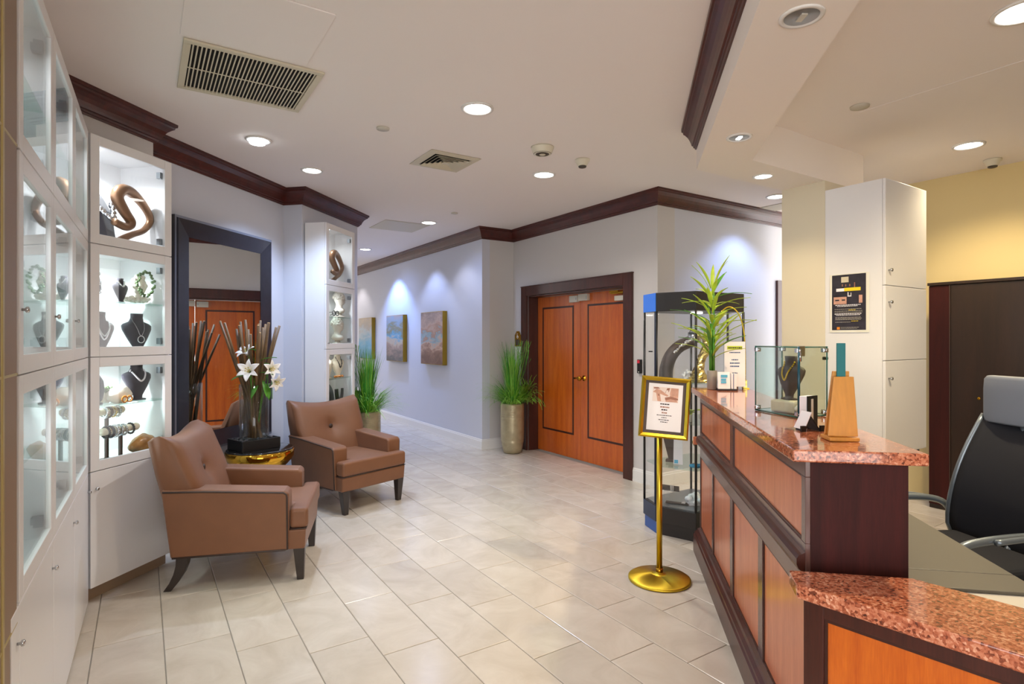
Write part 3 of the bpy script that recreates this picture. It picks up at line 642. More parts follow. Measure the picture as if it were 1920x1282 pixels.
o = b.build('spectacles', 'black', label='black spectacles before the upper plaster head', cat='glasses'); place(o, FM[2] @ Matrix.Translation((.31, .07, .345)))
b = MB()
for i in range(9): b.cbox((random.uniform(-.16, .16), random.uniform(-.06, .06), .012), (.06, .045, .022), 0)
o = MB().box(-.2, -.07, 0, .2, .07, .02).build('display_board', 'agate', label='brown speckled board under the lower plaster head', cat='board', bevel=.003)
place(o, FM[2] @ Matrix.Translation((.34, .11, fz)))
for o in list(COL.objects):
    if o.name.startswith('plaster_head') and o.get('label', '').startswith('white plaster head on the cabinet floor'): o.location.z += .0205
sh = .344
bust(FM[1], .45, .12, sh, .25, .21, 'linen', 'linen bust with dark cord on the shelf of the far cabinet', rot=R(-10))
necklace(FM[1], .45, .12, sh, .25, .21, 'black', 'dark cord necklace on the right-hand linen bust of the far cabinet', rot=R(-10), low=.42, r=.006, n=30)
bust(FM[1], .24, .12, sh, .25, .20, 'linen', 'bare linen bust left of the dark cord necklace')
b = MB()
for i in range(16): b.ball((random.uniform(-.09, .09), random.uniform(-.02, .02), .012+random.uniform(0, .012)), .011, 6)
o = b.build('amber_beads', 'amber', label='string of amber beads at the shelf edge of the far cabinet', cat='necklace'); place(o, FM[1] @ Matrix.Translation((.36, .055, sh)))
b = MB(); M0 = Matrix.Translation((0, .06, .14)) @ Matrix.Rotation(R(82), 4, 'X'); b.lathe([(.001, .012), (.03, .010), (.135, .006), (.14, 0)][::-1], 28, M=M0)
o = b.build('round_plate', 'steel', label='round grey plate standing in the lower part of the far cabinet', cat='plate'); place(o, FM[1] @ Matrix.Translation((.27, .09, fz)))
b = MB()
for (xx, ra, low) in ((.0, .075, .0), (.01, .05, .05)):
    pts = [(xx+ra*cos(t), .012, .20+(.17-low)*sin(t)*1.0) for t in [pi+i*pi/24 for i in range(25)]]
    b.tube(pts, .012, 8)
o = b.build('necklace', 'black', label='heavy dark rope necklaces hanging in the lower far cabinet', cat='necklace'); place(o, FM[1] @ Matrix.Translation((.46, .10, fz+.0)))
# ================================================================ mirror, chairs, table, plants
mw = Matrix.Translation(V3(Kp(0, -.46))) @ Matrix.Rotation(ang(dA), 4, 'Z')        # x along the wall, -y into the room
mr = empty('wall_mirror', label='tall black-framed mirror on the wall behind the two armchairs', cat='mirror'); place(mr, mw @ Matrix.Translation((1.007, -.028, .60)))
w_, h_, f_ = 1.17, 1.837, .150
b = MB()
def ringrect(b, x0, z0, x1, z1, i, y0, y1, mi):     # mitred frame strip from outer y0 to inner y1
    o_ = [(x0, y0, z0), (x1, y0, z0), (x1, y0, z1), (x0, y0, z1)]; n_ = [(x0+i, y1, z0+i), (x1-i, y1, z0+i), (x1-i, y1, z1-i), (x0+i, y1, z1-i)]
    for k in range(4): j = (k+1) % 4; b.add([o_[k], o_[j], n_[j], n_[k]], [(0, 1, 2, 3)], mi)
ringrect(b, 0, 0, w_, h_, 0, .02, -.075, 0); ringrect(b, 0, 0, w_, h_, .018, -.075, -.075, 1)
b2 = MB(); ringrect(b2, .018, .018, w_-.018, h_-.018, .004, -.075, -.087, 0); ringrect(b2, .022, .022, w_-.022, h_-.022, f_-.022, -.087, -.066, 0)
b.build('frame_edge', ['frame_black', 'frame_silver'], mr); b2.build('frame', 'frame_black', mr)
MB().box(f_-.01, -.064, f_-.01, w_-f_+.01, -.010, h_-f_+.01).build('mirror_glass', 'mirror', mr)
MB().box(.004, -.0095, .004, w_-.004, .027, h_-.004).build('backing', 'black', mr)

def armchair(c, face, label):
    r = empty('armchair', V3(c), math.atan2(face[1], face[0])-pi/2, label=label, cat='armchair', group='leather armchairs by the mirror')
    # rail
    b = MB(); b.hexa([(-.325, -.36, .20), (.325, -.36, .20), (.34, .365, .20), (-.34, .365, .20)], [(-.33, -.37, .325), (.33, -.37, .325), (.345, .372, .325), (-.345, .372, .325)])
    b.build('seat_rail', 'leatherette', r, bevel=.012, seg=3)
    MB().tube([(-.338, .27, .327), (-.343, .372, .327), (.343, .372, .327), (.34, .27, .327)], .0042, 6).build('piping', 'piping', r)
    # cushion
    b = MB(); P = [(-.216, -.24), (.216, -.24), (.216, .275), (.345, .275), (.345, .385), (-.345, .385), (-.345, .275), (-.216, .275)]
    b.hexa([(x, y, .33) for x, y in P], [(x, y, .455) for x, y in P]); b.build('seat_cushion', 'leatherette', r, bevel=.024, seg=4)
    # arms
    for s in (-1, 1):
        side = [(-.385, .20), (.275, .20), (.275, .555), (.25, .572), (-.20, .605), (-.43, .615)]
        b = MB(); xo = lambda z: s*(.352+.016*(z-.2)/.4)
        out = [(xo(z), y, z) for y, z in side]; inn = [(s*.222, y, z) for y, z in side]
        b.hexa(out, inn) if s > 0 else b.hexa(inn, out)
        a = b.build('arm', 'leatherette', r, bevel=.016, seg=4)
        pb = MB(); pb.tube([(xo(z)-s*.003, y, z) for y, z in ((-.42, .60), (-.2, .592), (.245, .560), (.262, .548), (.265, .53), (.265, .21), (.25, .206), (-.375, .206))], .0065, 6)
        pb.build('piping', 'piping', a)
    # back
    nz = 12; st = [-1, -.985, -.94, -.8, -.6, -.4, -.2, -.1, 0, .1, .2, .4, .6, .8, .94, .985, 1]; rs = []
    for u in st:
        e = 1-max(0, (abs(u)-.9)/.1)**2*.55; x = u*.362; top = .885+.045*u*u; th = .15*e; loop = []
        for k in range(nz+1):
            z = .40+(top-.04-.40)*k/nz; ymid = -.335-.21*(z-.40); fwd = .085*(1-k/nz)
            dd = math.hypot(u*.36, z-.665); puff = .030*(1-abs(u)**4)*sin(pi*min(1, max(0, (z-.38)/(top-.36))))-.050*math.exp(-(dd/.05)**2)-.024*math.exp(-(dd/.17)**2)
            loop.append((x, ymid+th/2+puff*e+.02*u*u+fwd, z))
        yt = -.335-.21*(top-.40)
        loop += [(x, yt+th*.38, top-.012), (x, yt+th*.1, top), (x, yt-th*.25, top-.006), (x, yt-th*.45, top-.03)]
        for z in (.7, .5, .32, .21): loop.append((x, -.335-.21*(z-.40)-th/2, z))
        loop.append((x, -.335-.21*(.21-.4)+th/2-.05, .21)); loop.append((x, -.335+th/2+.07, .36)); rs.append(loop)
    rs = [[(px_*(.925+.075*min(1, max(0, (pz_-.56)/.1))), py_, pz_) for px_, py_, pz_ in lp_] for lp_ in rs]
    b = MB(); b.rings(rs); bk = b.build('backrest', 'leatherette', r)
    MB().ball((0, 0, 0), .021, 14, sc=(1, .45, 1)).build('button', 'piping', bk, loc=(0, -.335-.21*.265+.075+.03-.066+.012+.039, .665))
    for s in (-1, 1):
        b = MB(); b.hexa([(s*.29-.02, .315, 0), (s*.29+.02, .315, 0), (s*.29+.02, .355, 0), (s*.29-.02, .355, 0)], [(s*.30-.034, .296, .205), (s*.30+.034, .296, .205), (s*.30+.034, .364, .205), (s*.30-.034, .364, .205)]); b.build('leg', 'leg_wood', r, bevel=.003)
        rs = []
        for z, y, h in ((.205, -.325, .034), (.15, -.332, .031), (.10, -.348, .028), (.05, -.375, .024), (0, -.412, .021)):
            rs.append([(s*.30-h, y-h, z), (s*.30+h, y-h, z), (s*.30+h, y+h, z), (s*.30-h, y+h, z)])
        MB().rings(rs[::-1], smooth=False).build('leg', 'leg_wood', r, bevel=.003)
    return r
f1 = Vector((.975, .222)); f2 = Vector((.786, -.619))
armchair(Vector((-1.715, 3.775)), f1, 'brown leather armchair seen from its side, nearest the white cabinets')
armchair(Vector((-1.505, 5.285)), f2, 'brown leather armchair facing the room, beside the far plant and glass column')

TC = Vector((-2.08, 4.70))
tb = empty('side_table', V3(TC), label='round gold drum side table with black glass top between the armchairs', cat='table')
MB().lathe([(.255, .585), (.258, .59), (.256, .598), (.25, .6)], 48).build('table_top', 'black_gloss', tb)
MB().lathe([(.16, 0), (.165, .01), (.15, .03), (.10, .10), (.075, .2), (.085, .28), (.13, .37), (.19, .44), (.245, .50), (.262, .53), (.265, .585), (.258, .588)], 48).build('drum', 'polished_gold', tb)
# tray with pebbles, vase, sticks and lilies
ta = R(52); TM = Matrix.Translation((TC.x-.045, TC.y-.01, .601)) @ Matrix.Rotation(ta, 4, 'Z')
b = MB(); b.box(-.15, -.115, 0, .15, .115, .012)
for a, c in (((-.16, -.125), (.16, -.112)), ((-.16, .112), (.16, .125)), ((-.16, -.112), (-.147, .112)), ((.147, -.112), (.16, .112))): b.box(a[0], a[1], .0, c[0], c[1], .085)
tr = b.build('tray', 'black', label='black square tray of pebbles on the gold side table', cat='tray', bevel=.002); place(tr, TM)
random.seed(11); b = MB()
for i in range(120):
    x, y = random.uniform(-.14, .14), random.uniform(-.105, .105)
    if math.hypot(x, y) < .118 and random.random() < .93: continue
    b.ball((x, y, .072+random.uniform(-.004, .018)), random.uniform(.010, .017), 7, sc=(1.2, .9, .6))
b.box(-.146, -.111, .013, .146, .111, .068)
o = b.build('pebbles', 'pebble', label='grey pebbles filling the black tray around the vase', cat='pebbles', kind='stuff'); place(o, TM)
VM = Matrix.Translation((TC.x-.045, TC.y-.01, .672))
b = MB(); b.lathe([(.001, .0), (.112, 0), (.114, .004), (.114, .455), (.110, .455), (.110, .012), (.001, .012)], 40)
o = b.build('glass_vase', 'vase_glass', label='clear glass cylinder vase holding sticks and white lilies', cat='vase'); place(o, VM)
random.seed(21)
for i in range(26):
    t = 2*pi*i/26+random.uniform(-.1, .1); t2 = t+random.uniform(-.35, .35); rb = random.uniform(.01, .06); H = random.uniform(.86, .985); rt = .40*(H-.1)*random.uniform(.32, .68)
    if i % 3 == 0: rt *= .55
    # stays inside the rim of the vase at 0.455
    k = .455/H; rim = rb*(1-k)+rt*k; rt = rt if rim < .098 else (.098-rb*(1-k))/k
    if i % 2: rb = random.uniform(.03, .085); rt = (random.uniform(.05, .096)+rb*(1-k))/k; t2 = t+random.uniform(-.2, .2); rb = -rb
    p0 = (rb*cos(t), rb*sin(t), .02); p1 = (rt*cos(t2), rt*sin(t2), H)
    b = MB(); b.tube([Vector(p0).lerp(Vector(p1), q/4) for q in range(5)], [.0105, .0102, .010, .0098, .0095], 7)
    d = (Vector(p1)-Vector(p0)).normalized(); b.tube([Vector(p1)-d*.001, Vector(p1)+d*.002], .0085, 7, 1)
    o = b.build('bamboo_stick', ['bamboo_stick', 'stick_end'], label='dried brown stick standing in the clear glass vase', cat='stick', group='dried sticks in the glass vase'); place(o, VM)
def petal_mesh(L, w, curl):
    b = MB()
    def fn(u, v):
        ww = w*sin(pi*min(1, u*.93+.05))**.8*(1-u*.25); x = (v-.5)*2*ww; return (x, L*u*cos(curl*u*.5), L*.28*sin(pi*u*.6)-L*curl*.35*u*u+.35*abs(x)*(1 if w else 0))
    return b.grid(fn, 8, 4)
def lily(p, n, s, label, openess=1):
    r = empty('lily', label=label, cat='flower'); Z = Vector(n).normalized().to_track_quat('Z', 'Y').to_matrix().to_4x4(); pm = None
    for k in range(6):
        o = petal_mesh(.105*s*(1 if k % 2 else .95), .024*s*(1.15 if k % 2 else .9), 1.0).build('petal', 'petal', r, solid=.0015) if k < 2 else pm[k % 2].copy()
        if k < 2: pm = (pm or [])+[o]
        else: COL.objects.link(o)
        o.matrix_local = Matrix.Rotation(k*pi/3, 4, 'Z') @ Matrix.Translation((0, .008, 0)) @ Matrix.Rotation(R(38), 4, 'X')
    b = MB()
    for k in range(5): t = k*2*pi/5; e = (.016*cos(t)*s, .016*sin(t)*s, .055*s); b.tube([(0, 0, 0), (e[0]*.5, e[1]*.5, .03*s), e], .0016, 5); b.ball(e, .004, 6, 1, (1.8, 1, 1))
    b.tube([(0, 0, -.02), (0, 0, .065*s)], .0022, 5, 1); b.build('stamens', ['bud', 'pollen'], r)
    b = MB(); zv = Z.to_3x3().inverted() @ Vector((0, 0, -1)); b.tube([Vector((0, 0, 0)), Vector((0, 0, -.03)), Vector((0, 0, -.03))+zv*.10, Vector((0, 0, -.03))+zv*.16], .0035, 6); b.build('stem', 'leaf_green', r)
    place(r, Matrix.Translation(p) @ Z); return r
vt = Vector((TC.x-.045, TC.y-.01, 0)); rt_ = Vector((.913, .407, 0)); fr_ = Vector((.407, -.913, 0))
def vp(x, f, z): return vt+rt_*x+fr_*f+Vector((0, 0, z))
lily(vp(-.03, .13, 1.235), (.1, -1, .35), 1.15, 'large white lily facing forward at the centre of the vase')
lily(vp(-.05, .09, 1.37), (-.25, -.55, .75), 1.0, 'white half-open lily above the centre lily')
lily(vp(.115, .10, 1.25), (.75, -.6, .1), .95, 'white lily turned right at the rim of the vase')
lily(vp(.15, .09, 1.155), (.8, -.5, -.35), .9, 'white lily drooping lowest on the right of the vase')
b = MB(); b.lathe([(.002, 0), (.011, .02), (.015, .055), (.012, .10), (.003, .13)], 12); b.tube([(0, 0, 0), (-.0, .0, -.12), (-.02, 0, -.26)], .0035, 6, 1)
o = b.build('lily_bud', ['bud', 'leaf_green'], label='pale green closed lily bud standing above the open lilies', cat='flower'); place(o, Matrix.Translation(vp(.035, .05, 1.43)))
random.seed(4)
def leaf(p, d, L, w, m, name='leaf', parent=None, label=None):
    d = Vector(d).normalized(); b = MB(); sdv = d.cross(Vector((0, 0, 1))).normalized(); up = sdv.cross(d)
    b.grid(lambda u, v: tuple(Vector(p)+d*L*u+sdv*((v-.5)*2*w*sin(pi*(u*.94+.04))**.9)+up*(-L*.35*u*u+abs(v-.5)*w*.5)), 7, 2); return b
b = MB(); k = 0
lv = empty('lily_foliage', label='fresh green leaves among the lilies at the vase rim', cat='foliage')
for (x, f, z, d, L) in ((-.06, .10, 1.2, (-.6, -.5, .1), .13), (.05, .1, 1.32, (.8, -.4, .5), .13), (.07, .1, 1.30, (.9, .1, -.1), .12), (.03, .1, 1.39, (-.4, -.5, .4), .10), (.06, .11, 1.16, (.4, -.5, -.8), .14), (.03, .12, 1.12, (-.5, -.6, -.5), .12), (.09, .1, 1.13, (.3, -.6, -.9), .13), (.04, .11, 1.22, (.7, -.5, .2), .12)):
    leaf(vp(x, f-.02, z), rt_*d[0]-fr_*d[1]*1.0+Vector((0, 0, d[2])), L, .022, 'leaf_green').build('leaf', 'leaf_green', lv, solid=.001)
b = MB()
for (x, f, z) in ((-.03, .11, 1.2), (.1, .08, 1.22), (.12, .07, 1.13), (-.05, .07, 1.33)): b.tube(smooth_path([vp(x, f, z), vp(x*.6, f*.7, 1.06), vp(x*.2, .02, .72)], 5), .0035, 6)
b.build('stems', 'leaf_green', lv)

def pot_plant(p, label, lab2, seed, spread=1.0, H=.86, planes=()):
    pot = empty('tall_planter', V3(p), label=label, cat='planter'); prof = [(.095, 0), (.115, .012), (.132, .06)]
    z = .06
    prof += [(.146, .14), (.150, .16), (.147, .165), (.150, .17), (.147, .175), (.152, .185)]
    prof += [(.155, .30), (.156, .45)]
    for k in range(8): z = .47+k*.02; prof += [(.157, z), (.151, z+.009), (.156, z+.018)]
    prof += [(.150, .64), (.143, .655), (.134, .65), (.132, .60)]
    MB().lathe(prof, 40).build('vessel', 'champagne', pot); MB().lathe([(.13, .60), (.13, .615)], 24).build('soil', 'bust_brown', pot)
    random.seed(seed); g = empty('potted_grass', V3(p, .617), label=lab2, cat='plant'); b = MB()
    def blade(b, x0, y0, t, L, lean, droop, w, mi):
        d = Vector((cos(t), sin(t), 0)); sdv = Vector((-sin(t), cos(t), 0)); vs = []; n = 6; pos = Vector((x0, y0, 0)); a = lean
        for i in range(n+1):
            u = i/n; ww = w*(1-u)**.6*(.7+.3*min(1, u*5)); vs += [tuple(pos-sdv*ww), tuple(pos+sdv*ww)]
            a2 = a+droop*u*u; pos = pos+(d*sin(a2)+Vector((0, 0, cos(a2))))*(L/n)
        b.add(vs, [(2*i, 2*i+1, 2*i+3, 2*i+2) for i in range(n)], mi, True)
    def keep(b):
        for i, v in enumerate(b.v):
            q = Vector((v[0]+p.x, v[1]+p.y))
            for (o_, n_) in planes:
                d_ = (q-o_).dot(n_)
                if d_ < .03+.04*(i % 7)/7: q = q+n_*(.03+.04*(i % 7)/7-d_)
            b.v[i] = (q.x-p.x, q.y-p.y, v[2])
    for i in range(380):
        t = random.uniform(0, 2*pi); q = random.random()**.5*.05; blade(b, q*cos(t), q*sin(t), t+random.uniform(-.5, .5), random.uniform(.5, 1)*H, random.uniform(.0, .17)*spread, random.uniform(0, .42)*spread, random.uniform(.0035, .006), random.choice((0, 0, 1)))
    keep(b); b.build('upright_blades', ['grass_dark', 'grass_light'], g, kind='stuff'); b = MB()
    for i in range(420):
        t = random.uniform(0, 2*pi); q = random.random()**.5*.08; blade(b, q*cos(t), q*sin(t), t+random.uniform(-.5, .5), random.uniform(.34, .60), random.uniform(.45, 1.15), random.uniform(.9, 1.9), random.uniform(.004, .006), random.choice((0, 1, 1)))
    keep(b); b.build('drooping_blades', ['grass_dark', 'grass_light'], g, kind='stuff')
pot_plant(Vector((-1.70, 6.68)), 'tall ribbed champagne planter beside the far glass column', 'green grass plant in the planter beside the far glass column', 8, 1.15, .84, [(Kp(3, -.25), dD), (Kp(3.13, 0), dA)])
pot_plant(Vector((.005, 7.50)), 'tall ribbed champagne planter left of the wooden doors', 'green grass plant in the planter left of the wooden doors', 9, 1.35, .92, [(P1, -dB), (P2-.04*dC, -dC)])

# pictures on the corridor wall
for k, (t0, an, ll) in enumerate(((1.05, 'art_one', 'brown and grey abstract canvas with gold edge, nearest the doors'), (2.6, 'art_two', 'blue and ochre abstract canvas with gold edge, middle of the three'), (4.2, 'art_three', 'pale blue abstract canvas with gold edge, deepest in the corridor'))):
    M = Matrix.Translation(V3(P1+dB*(t0+.8), 1.10)) @ Matrix.Rotation(ang(-dB), 4, 'Z')
    r = empty('canvas_picture', label=ll, cat='picture'); place(r, M)
    MB().box(0, -.075, 0, .8, -.002, .82).build('frame', 'gold_dark', r, bevel=.002)
    MB().box(.008, -.077, .008, .792, -.075, .812).build('canvas', an, r)
# brass room sign and card reader by the doors
M = Matrix.Translation(V3(P2)) @ Matrix.Rotation(ang(-dB), 4, 'Z')
r = empty('room_sign', label='stepped brass room sign on the wall left of the wooden doors', cat='sign'); place(r, M)
b = MB(); b.box(.05, -.012, 1.395, .19, -.001, 1.56); b.box(.066, -.012, 1.56, .174, -.001, 1.585); b.box(.086, -.012, 1.585, .154, -.001, 1.605); b.build('plate', 'brass', r, bevel=.002)
b = MB(); b.box(.07, -.014, 1.41, .17, -.012, 1.49); b.build('dark_panel', 'bust_brown', r)
b = MB(); b.tube([(.12+.017*cos(t), -.0135, 1.525+.017*sin(t)) for t in [i*2*pi/14 for i in range(14)]], .003, 5, closed=True); b.tube([(.112, -.0135, 1.56), (.114, -.0135, 1.535), (.128, -.0135, 1.532), (.134, -.0135, 1.515)], .003, 5); b.ball((.112, -.0135, 1.568), .006, 8); b.build('emblem', 'plaster', r)
o = MB().box(.055, -.006, 1.17, .185, -.001, 1.385).build('notice', 'plaster', label='small white notice below the brass room sign', cat='sign', bevel=.001); place(o, M)
r = empty('card_reader', label='small black card reader with red light right of the wooden doors', cat='card reader'); place(r, M @ Matrix.Translation((2.40, 0, 1.14)))
MB().box(0, -.03, 0, .05, -.001, .145).build('body', 'black', r, bevel=.004); MB().box(.008, -.036, .105, .042, -.03, .138).build('light', 'red_lens', r, bevel=.003); MB().box(.02, -.0315, .01, .03, -.03, .02).build('mark', 'plaster', r)
# ================================================================ reception desk
CA = R(-10); G0 = Vector((.8865, 1.795)); CM = Matrix.Translation(V3(G0)) @ Matrix.Rotation(CA, 4, 'Z')     # x across the counter, y along it
cu = Vector((cos(CA), sin(CA))); cv = Vector((-sin(CA), cos(CA)))
LEN = 2.34; TOPZ = 1.15
desk = empty('reception_desk', label='tall reception desk with cherry panels and dark rails', cat='desk'); place(desk, CM)
MB().box(.066, .045, .0, .35, LEN-.06, 1.112).build('body', 'mahogany_dark', desk)
up = [(.085, 1.165), (1.238, LEN-.09)]; lo = [(.055, .58), (.651, 1.176), (1.238, 1.762), (1.794, LEN-.065)]
b = MB(); y0, y1 = .045, LEN-.06
def strips(b, spans, z0, z1, ya, yb, x0, x1):
    ys = [ya]+[v for s in spans for v in s]+[yb]
    for i in range(0, len(ys), 2): b.box(x0, ys[i], z0, x1, ys[i+1], z1)
strips(b, up, .84, 1.055, y0, y1, .05, .066); strips(b, lo, .165, .668, y0, y1, .05, .066)
b.box(.05, y0, 1.055, .066, y1, 1.11); b.box(.05, y0, .668, .066, y1, .84); b.box(.05, y0, .0, .066, y1, .165)
b.build('face_frame', 'mahogany_sheen', desk, bevel=.002)
for sp, z0, z1 in [(s, .84, 1.055) for s in up]+[(s, .165, .668) for s in lo]:
    p = MB().box(.058, sp[0], z0, .0665, sp[1], z1).build('panel', 'cherry_desk', desk)
    bb = MB(); w = .008
    bb.box(.0535, sp[0], z0, .06, sp[0]+w, z1); bb.box(.0535, sp[1]-w, z0, .06, sp[1], z1); bb.box(.0535, sp[0]+w, z0, .06, sp[1]-w, z0+w); bb.box(.0535, sp[0]+w, z1-w, .06, sp[1]-w, z1)
    bb.build('bead', 'inlay', p)
b = MB(); prof = [(.05, .735), (.042, .74), (.038, .752), (.030, .758), (.024, .772), (.024, .790), (.031, .802), (.040, .806), (.05, .812)]
b.rings([[(x, y, z) for x, z in prof] for y in (y0+.001, y1+.03)], smooth=False); b.build('chair_rail', 'mahogany', desk)
MB().box(.008, y1+.02, .745, .05, y1+.045, .80).build('rail_end', 'cherry_desk', desk, bevel=.003)
b = MB(); prof = [(.05, .0), (.004, 0), (.004, .118), (.012, .124), (.014, .136), (.028, .146), (.034, .158), (.05, .165)]
b.rings([[(x, y, z) for x, z in prof] for y in (y0, y1)], smooth=False); b.build('plinth', 'mahogany', desk)
b = MB(); b.box(0, 0, 1.111, .388, LEN, TOPZ); b.build('granite_top', 'granite', desk, bevel=.006, seg=3)

# lower granite counter that turns toward the camera
qd = Vector((.655, -.755)).normalized(); qn = Vector((.755, .655)).normalized()
ta_, tb_ = Vector((.8515, 1.750)), Vector((.8245, 1.648)); bk_ = Vector((1.19, 1.690)); e_ = 1.15
low = empty('lower_counter', V3(tb_), label='low speckled granite counter turning away from the tall desk', cat='counter')
def rel(p): return (p.x-tb_.x, p.y-tb_.y)
MB().prism([rel(ta_), rel(tb_), rel(tb_+qd*e_), rel(bk_+qd*e_), rel(bk_)], .748, .79).build('granite_top', 'granite', low, bevel=.005, seg=3)
fo = tb_+qn*.035+qd*.005; W3 = frame2(rel(fo), qd)       # x along the front, y inward
b = MB(); b.box(.0, 0.0, .0, e_-.1, .02, .08, M=W3); b.box(0, 0, .08, .055, .02, .748, M=W3); b.box(.055, 0, .70, e_-.1, .02, .748, M=W3); b.box(.055, 0, .08, e_-.1, .02, .14, M=W3); b.box(.0, .02, 0, e_-.1, .10, .748, M=W3)
b.prism([rel(ta_+Vector((.045, -.02))), rel(fo), rel(fo+qn*.1), rel(ta_+Vector((.09, -.04)))], 0, .748)
b.build('face_frame', 'mahogany', low, bevel=.002)
p = MB().box(.055, .008, .14, e_-.1, .02, .70, M=W3).build('panel', 'cherry', low)
bb = MB(); bb.box(.055, .004, .14, .064, .012, .70, M=W3); bb.box(.064, .004, .691, e_-.1, .012, .70, M=W3); bb.build('bead', 'inlay', p)

# work desk behind
ws = empty('work_desk', label='white work desk behind the tall reception desk', cat='desk'); place(ws, CM)
MB().prism([(.352, .06), (.72, -.22), (.72, 2.2), (.352, 2.2)], .70, .733).build('desk_top', 'desk_white', ws, bevel=.003)
for y in (.15, 2.15): MB().box(.38, y-.015, 0, .70, y+.015, .70).build('leg_panel', 'desk_white', ws)
dp = MB().box(.356, .012, .734, .705, .150, .744).box(.356, .153, .734, .705, 1.7, .744).build('desk_pad', 'pad_leather', label='dark grey leather pad covering the white work desk', cat='desk pad', bevel=.002); place(dp, CM)

# office chair
oc = empty('office_chair', label='black mesh office chair with grey headrest and chrome arms', cat='chair'); place(oc, Matrix.Translation((2.09, 2.64, 0)) @ Matrix.Rotation(R(99), 4, 'Z'))
# local: +y faces the desk, x across
b = MB(); b.prism([(-.25, -.22), (.25, -.22), (.27, .1), (.22, .27), (-.22, .27), (-.27, .1)], .44, .53); b.build('seat', 'mesh_fabric', oc, bevel=.03, seg=4)
def backz(t): z = .50+.62*t; return z, -.235-.09*t*t-.02*t+.05*sin(pi*t*1.0)
def bw(t): return .29*(1-t)+.19*t-.015*sin(pi*t) if t > .12 else .26+.02*t/.12
rs = []
for k in range(13):
    t = k/12; z, y = backz(t); w = bw(t); rs.append([(u*w, y-.035*(1-u*u)+.02, z) for u in (-1, -.8, -.5, -.2, .2, .5, .8, 1)]+[(u*w, y-.035*(1-u*u)+.008, z) for u in (1, .8, .5, .2, -.2, -.5, -.8, -1)])
MB().rings(rs).build('mesh_back', 'mesh_fabric', oc)
for s in (-1, 1):
    MB().tube([(s*bw(k/12), backz(k/12)[1]+.014, backz(k/12)[0]) for k in range(13)], .012, 8).build('back_frame', 'grey_steel', oc)
rs = []
for zz, sc in ((1.085, .90), (1.095, .97), (1.12, 1.0), (1.25, 1.0), (1.30, .98), (1.318, .90)):
    rs.append([(.185*sc*cx, -.335+dy*sc, zz) for cx, dy in ((-1, 0), (-.96, .025), (-.5, .04), (0, .043), (.5, .04), (.96, .025), (1, 0), (.96, -.025), (.5, -.02), (0, -.017), (-.5, -.02), (-.96, -.025))])
MB().rings(rs).build('headrest', 'headrest', oc, bevel=.008, seg=2)
MB().tube([(0, -.34, 1.1), (0, -.36, .95), (0, -.33, .7), (0, -.25, .5), (0, -.05, .41)], .018, 8).build('back_spine', 'grey_steel', oc)
for s in (-1, 1):
    P = smooth_path([(s*.255, -.24, .56), (s*.30, -.20, .655), (s*.305, .0, .685), (s*.30, .24, .675), (s*.295, .335, .645), (s*.285, .33, .56), (s*.25, .16, .44)], 6)
    ar = MB().tube(P, .017, 10).build('armrest', 'grey_steel', oc)
    MB().tube(smooth_path([(s*.325, -.17, .668), (s*.338, .0, .692), (s*.328, .20, .68)], 6), .013, 8).build('arm_pad', 'grey_steel', ar)
MB().lathe([(.03, .08), (.03, .28), (.02, .29), (.02, .41), (.10, .415), (.10, .44)], 16).build('column', 'grey_steel', oc)
for k in range(5):
    t = k*2*pi/5+.3; l_ = MB().tube([(.03*cos(t), .03*sin(t), .11), (.28*cos(t), .28*sin(t), .075)], [.024, .014], 8).build('leg', 'grey_steel', oc)
    MB().lathe([(.02, -.01), (.027, -.008), (.027, .008), (.02, .01)], 14, M=Matrix.Translation((.28*cos(t), .28*sin(t), .0275)) @ Matrix.Rotation(t, 4, 'Z') @ Matrix.Rotation(R(90), 4, 'X')).build('caster', 'black', l_)

# tall white locker by the pillar
S_ = R_-.421*dB
lk = empty('locker', V3(R_+.002*dC), ang(-dB), label='tall white wall locker beside the pillar with poster on its side', cat='locker')   # x toward the camera (-dB), y = dC
lk_d, lk_w = .421, .65
MB().box(.001, .0, .67, lk_d-.021, lk_w, 2.63).build('carcass', 'white_lacquer', lk)
for k, (z0, z1, kz) in enumerate(((.67, 1.343, 1.22), (1.347, 1.875, 1.76), (1.879, 2.63, 1.985))):
    dr = MB().box(lk_d-.02, .0, z0, lk_d, lk_w, z1).build('door', 'white_lacquer', lk, bevel=.003)
    MB().lathe([(.005, 0), (.005, .012), (.012, .016), (.013, .026), (.005, .03)], 14, M=Matrix.Translation((lk_d, .045, kz)) @ Matrix.Rotation(R(90), 4, 'Y')).build('knob', 'chrome', dr)
MB().box(.02, .02, .60, lk_d-.04, lk_w-.02, .67).build('bracket', 'steel', lk)
# poster on the locker side (faces -dC); x along -dB
PM = frame2(R_-.0015*dC, -dB); ps = empty('poster', label='dark printed poster with yellow strip taped to the white locker', cat='poster'); place(ps, PM)
x0, x1, z0, z1 = .055, .295, 1.565, 1.975
MB().box(x0-.018, -.001, z0-.018, x1+.022, 0, z1+.006).build('sleeve', 'film_white', ps)
b = MB(); b.box(x0, -.002, z0, x1, -.001, z1); b.build('sheet', 'poster_dark', ps)
b = MB()
def flat(b, xa, za, xb, zb, mi, y=-.0025): b.box(x0+(x1-x0)*xa, y, z0+(z1-z0)*za, x0+(x1-x0)*xb, -.002, z0+(z1-z0)*zb, mi)
flat(b, .28, .86, .50, .96, 2); flat(b, .13, .70, .37, .755, 0); flat(b, .37, .70, .85, .76, 1, -.0026)
flat(b, .05, .47, .26, .60, 3); flat(b, .26, .47, .44, .60, 3); flat(b, .80, .48, .90, .62, 3); flat(b, .10, .53, .22, .555, 4, -.003); flat(b, .30, .53, .40, .555, 4, -.003)
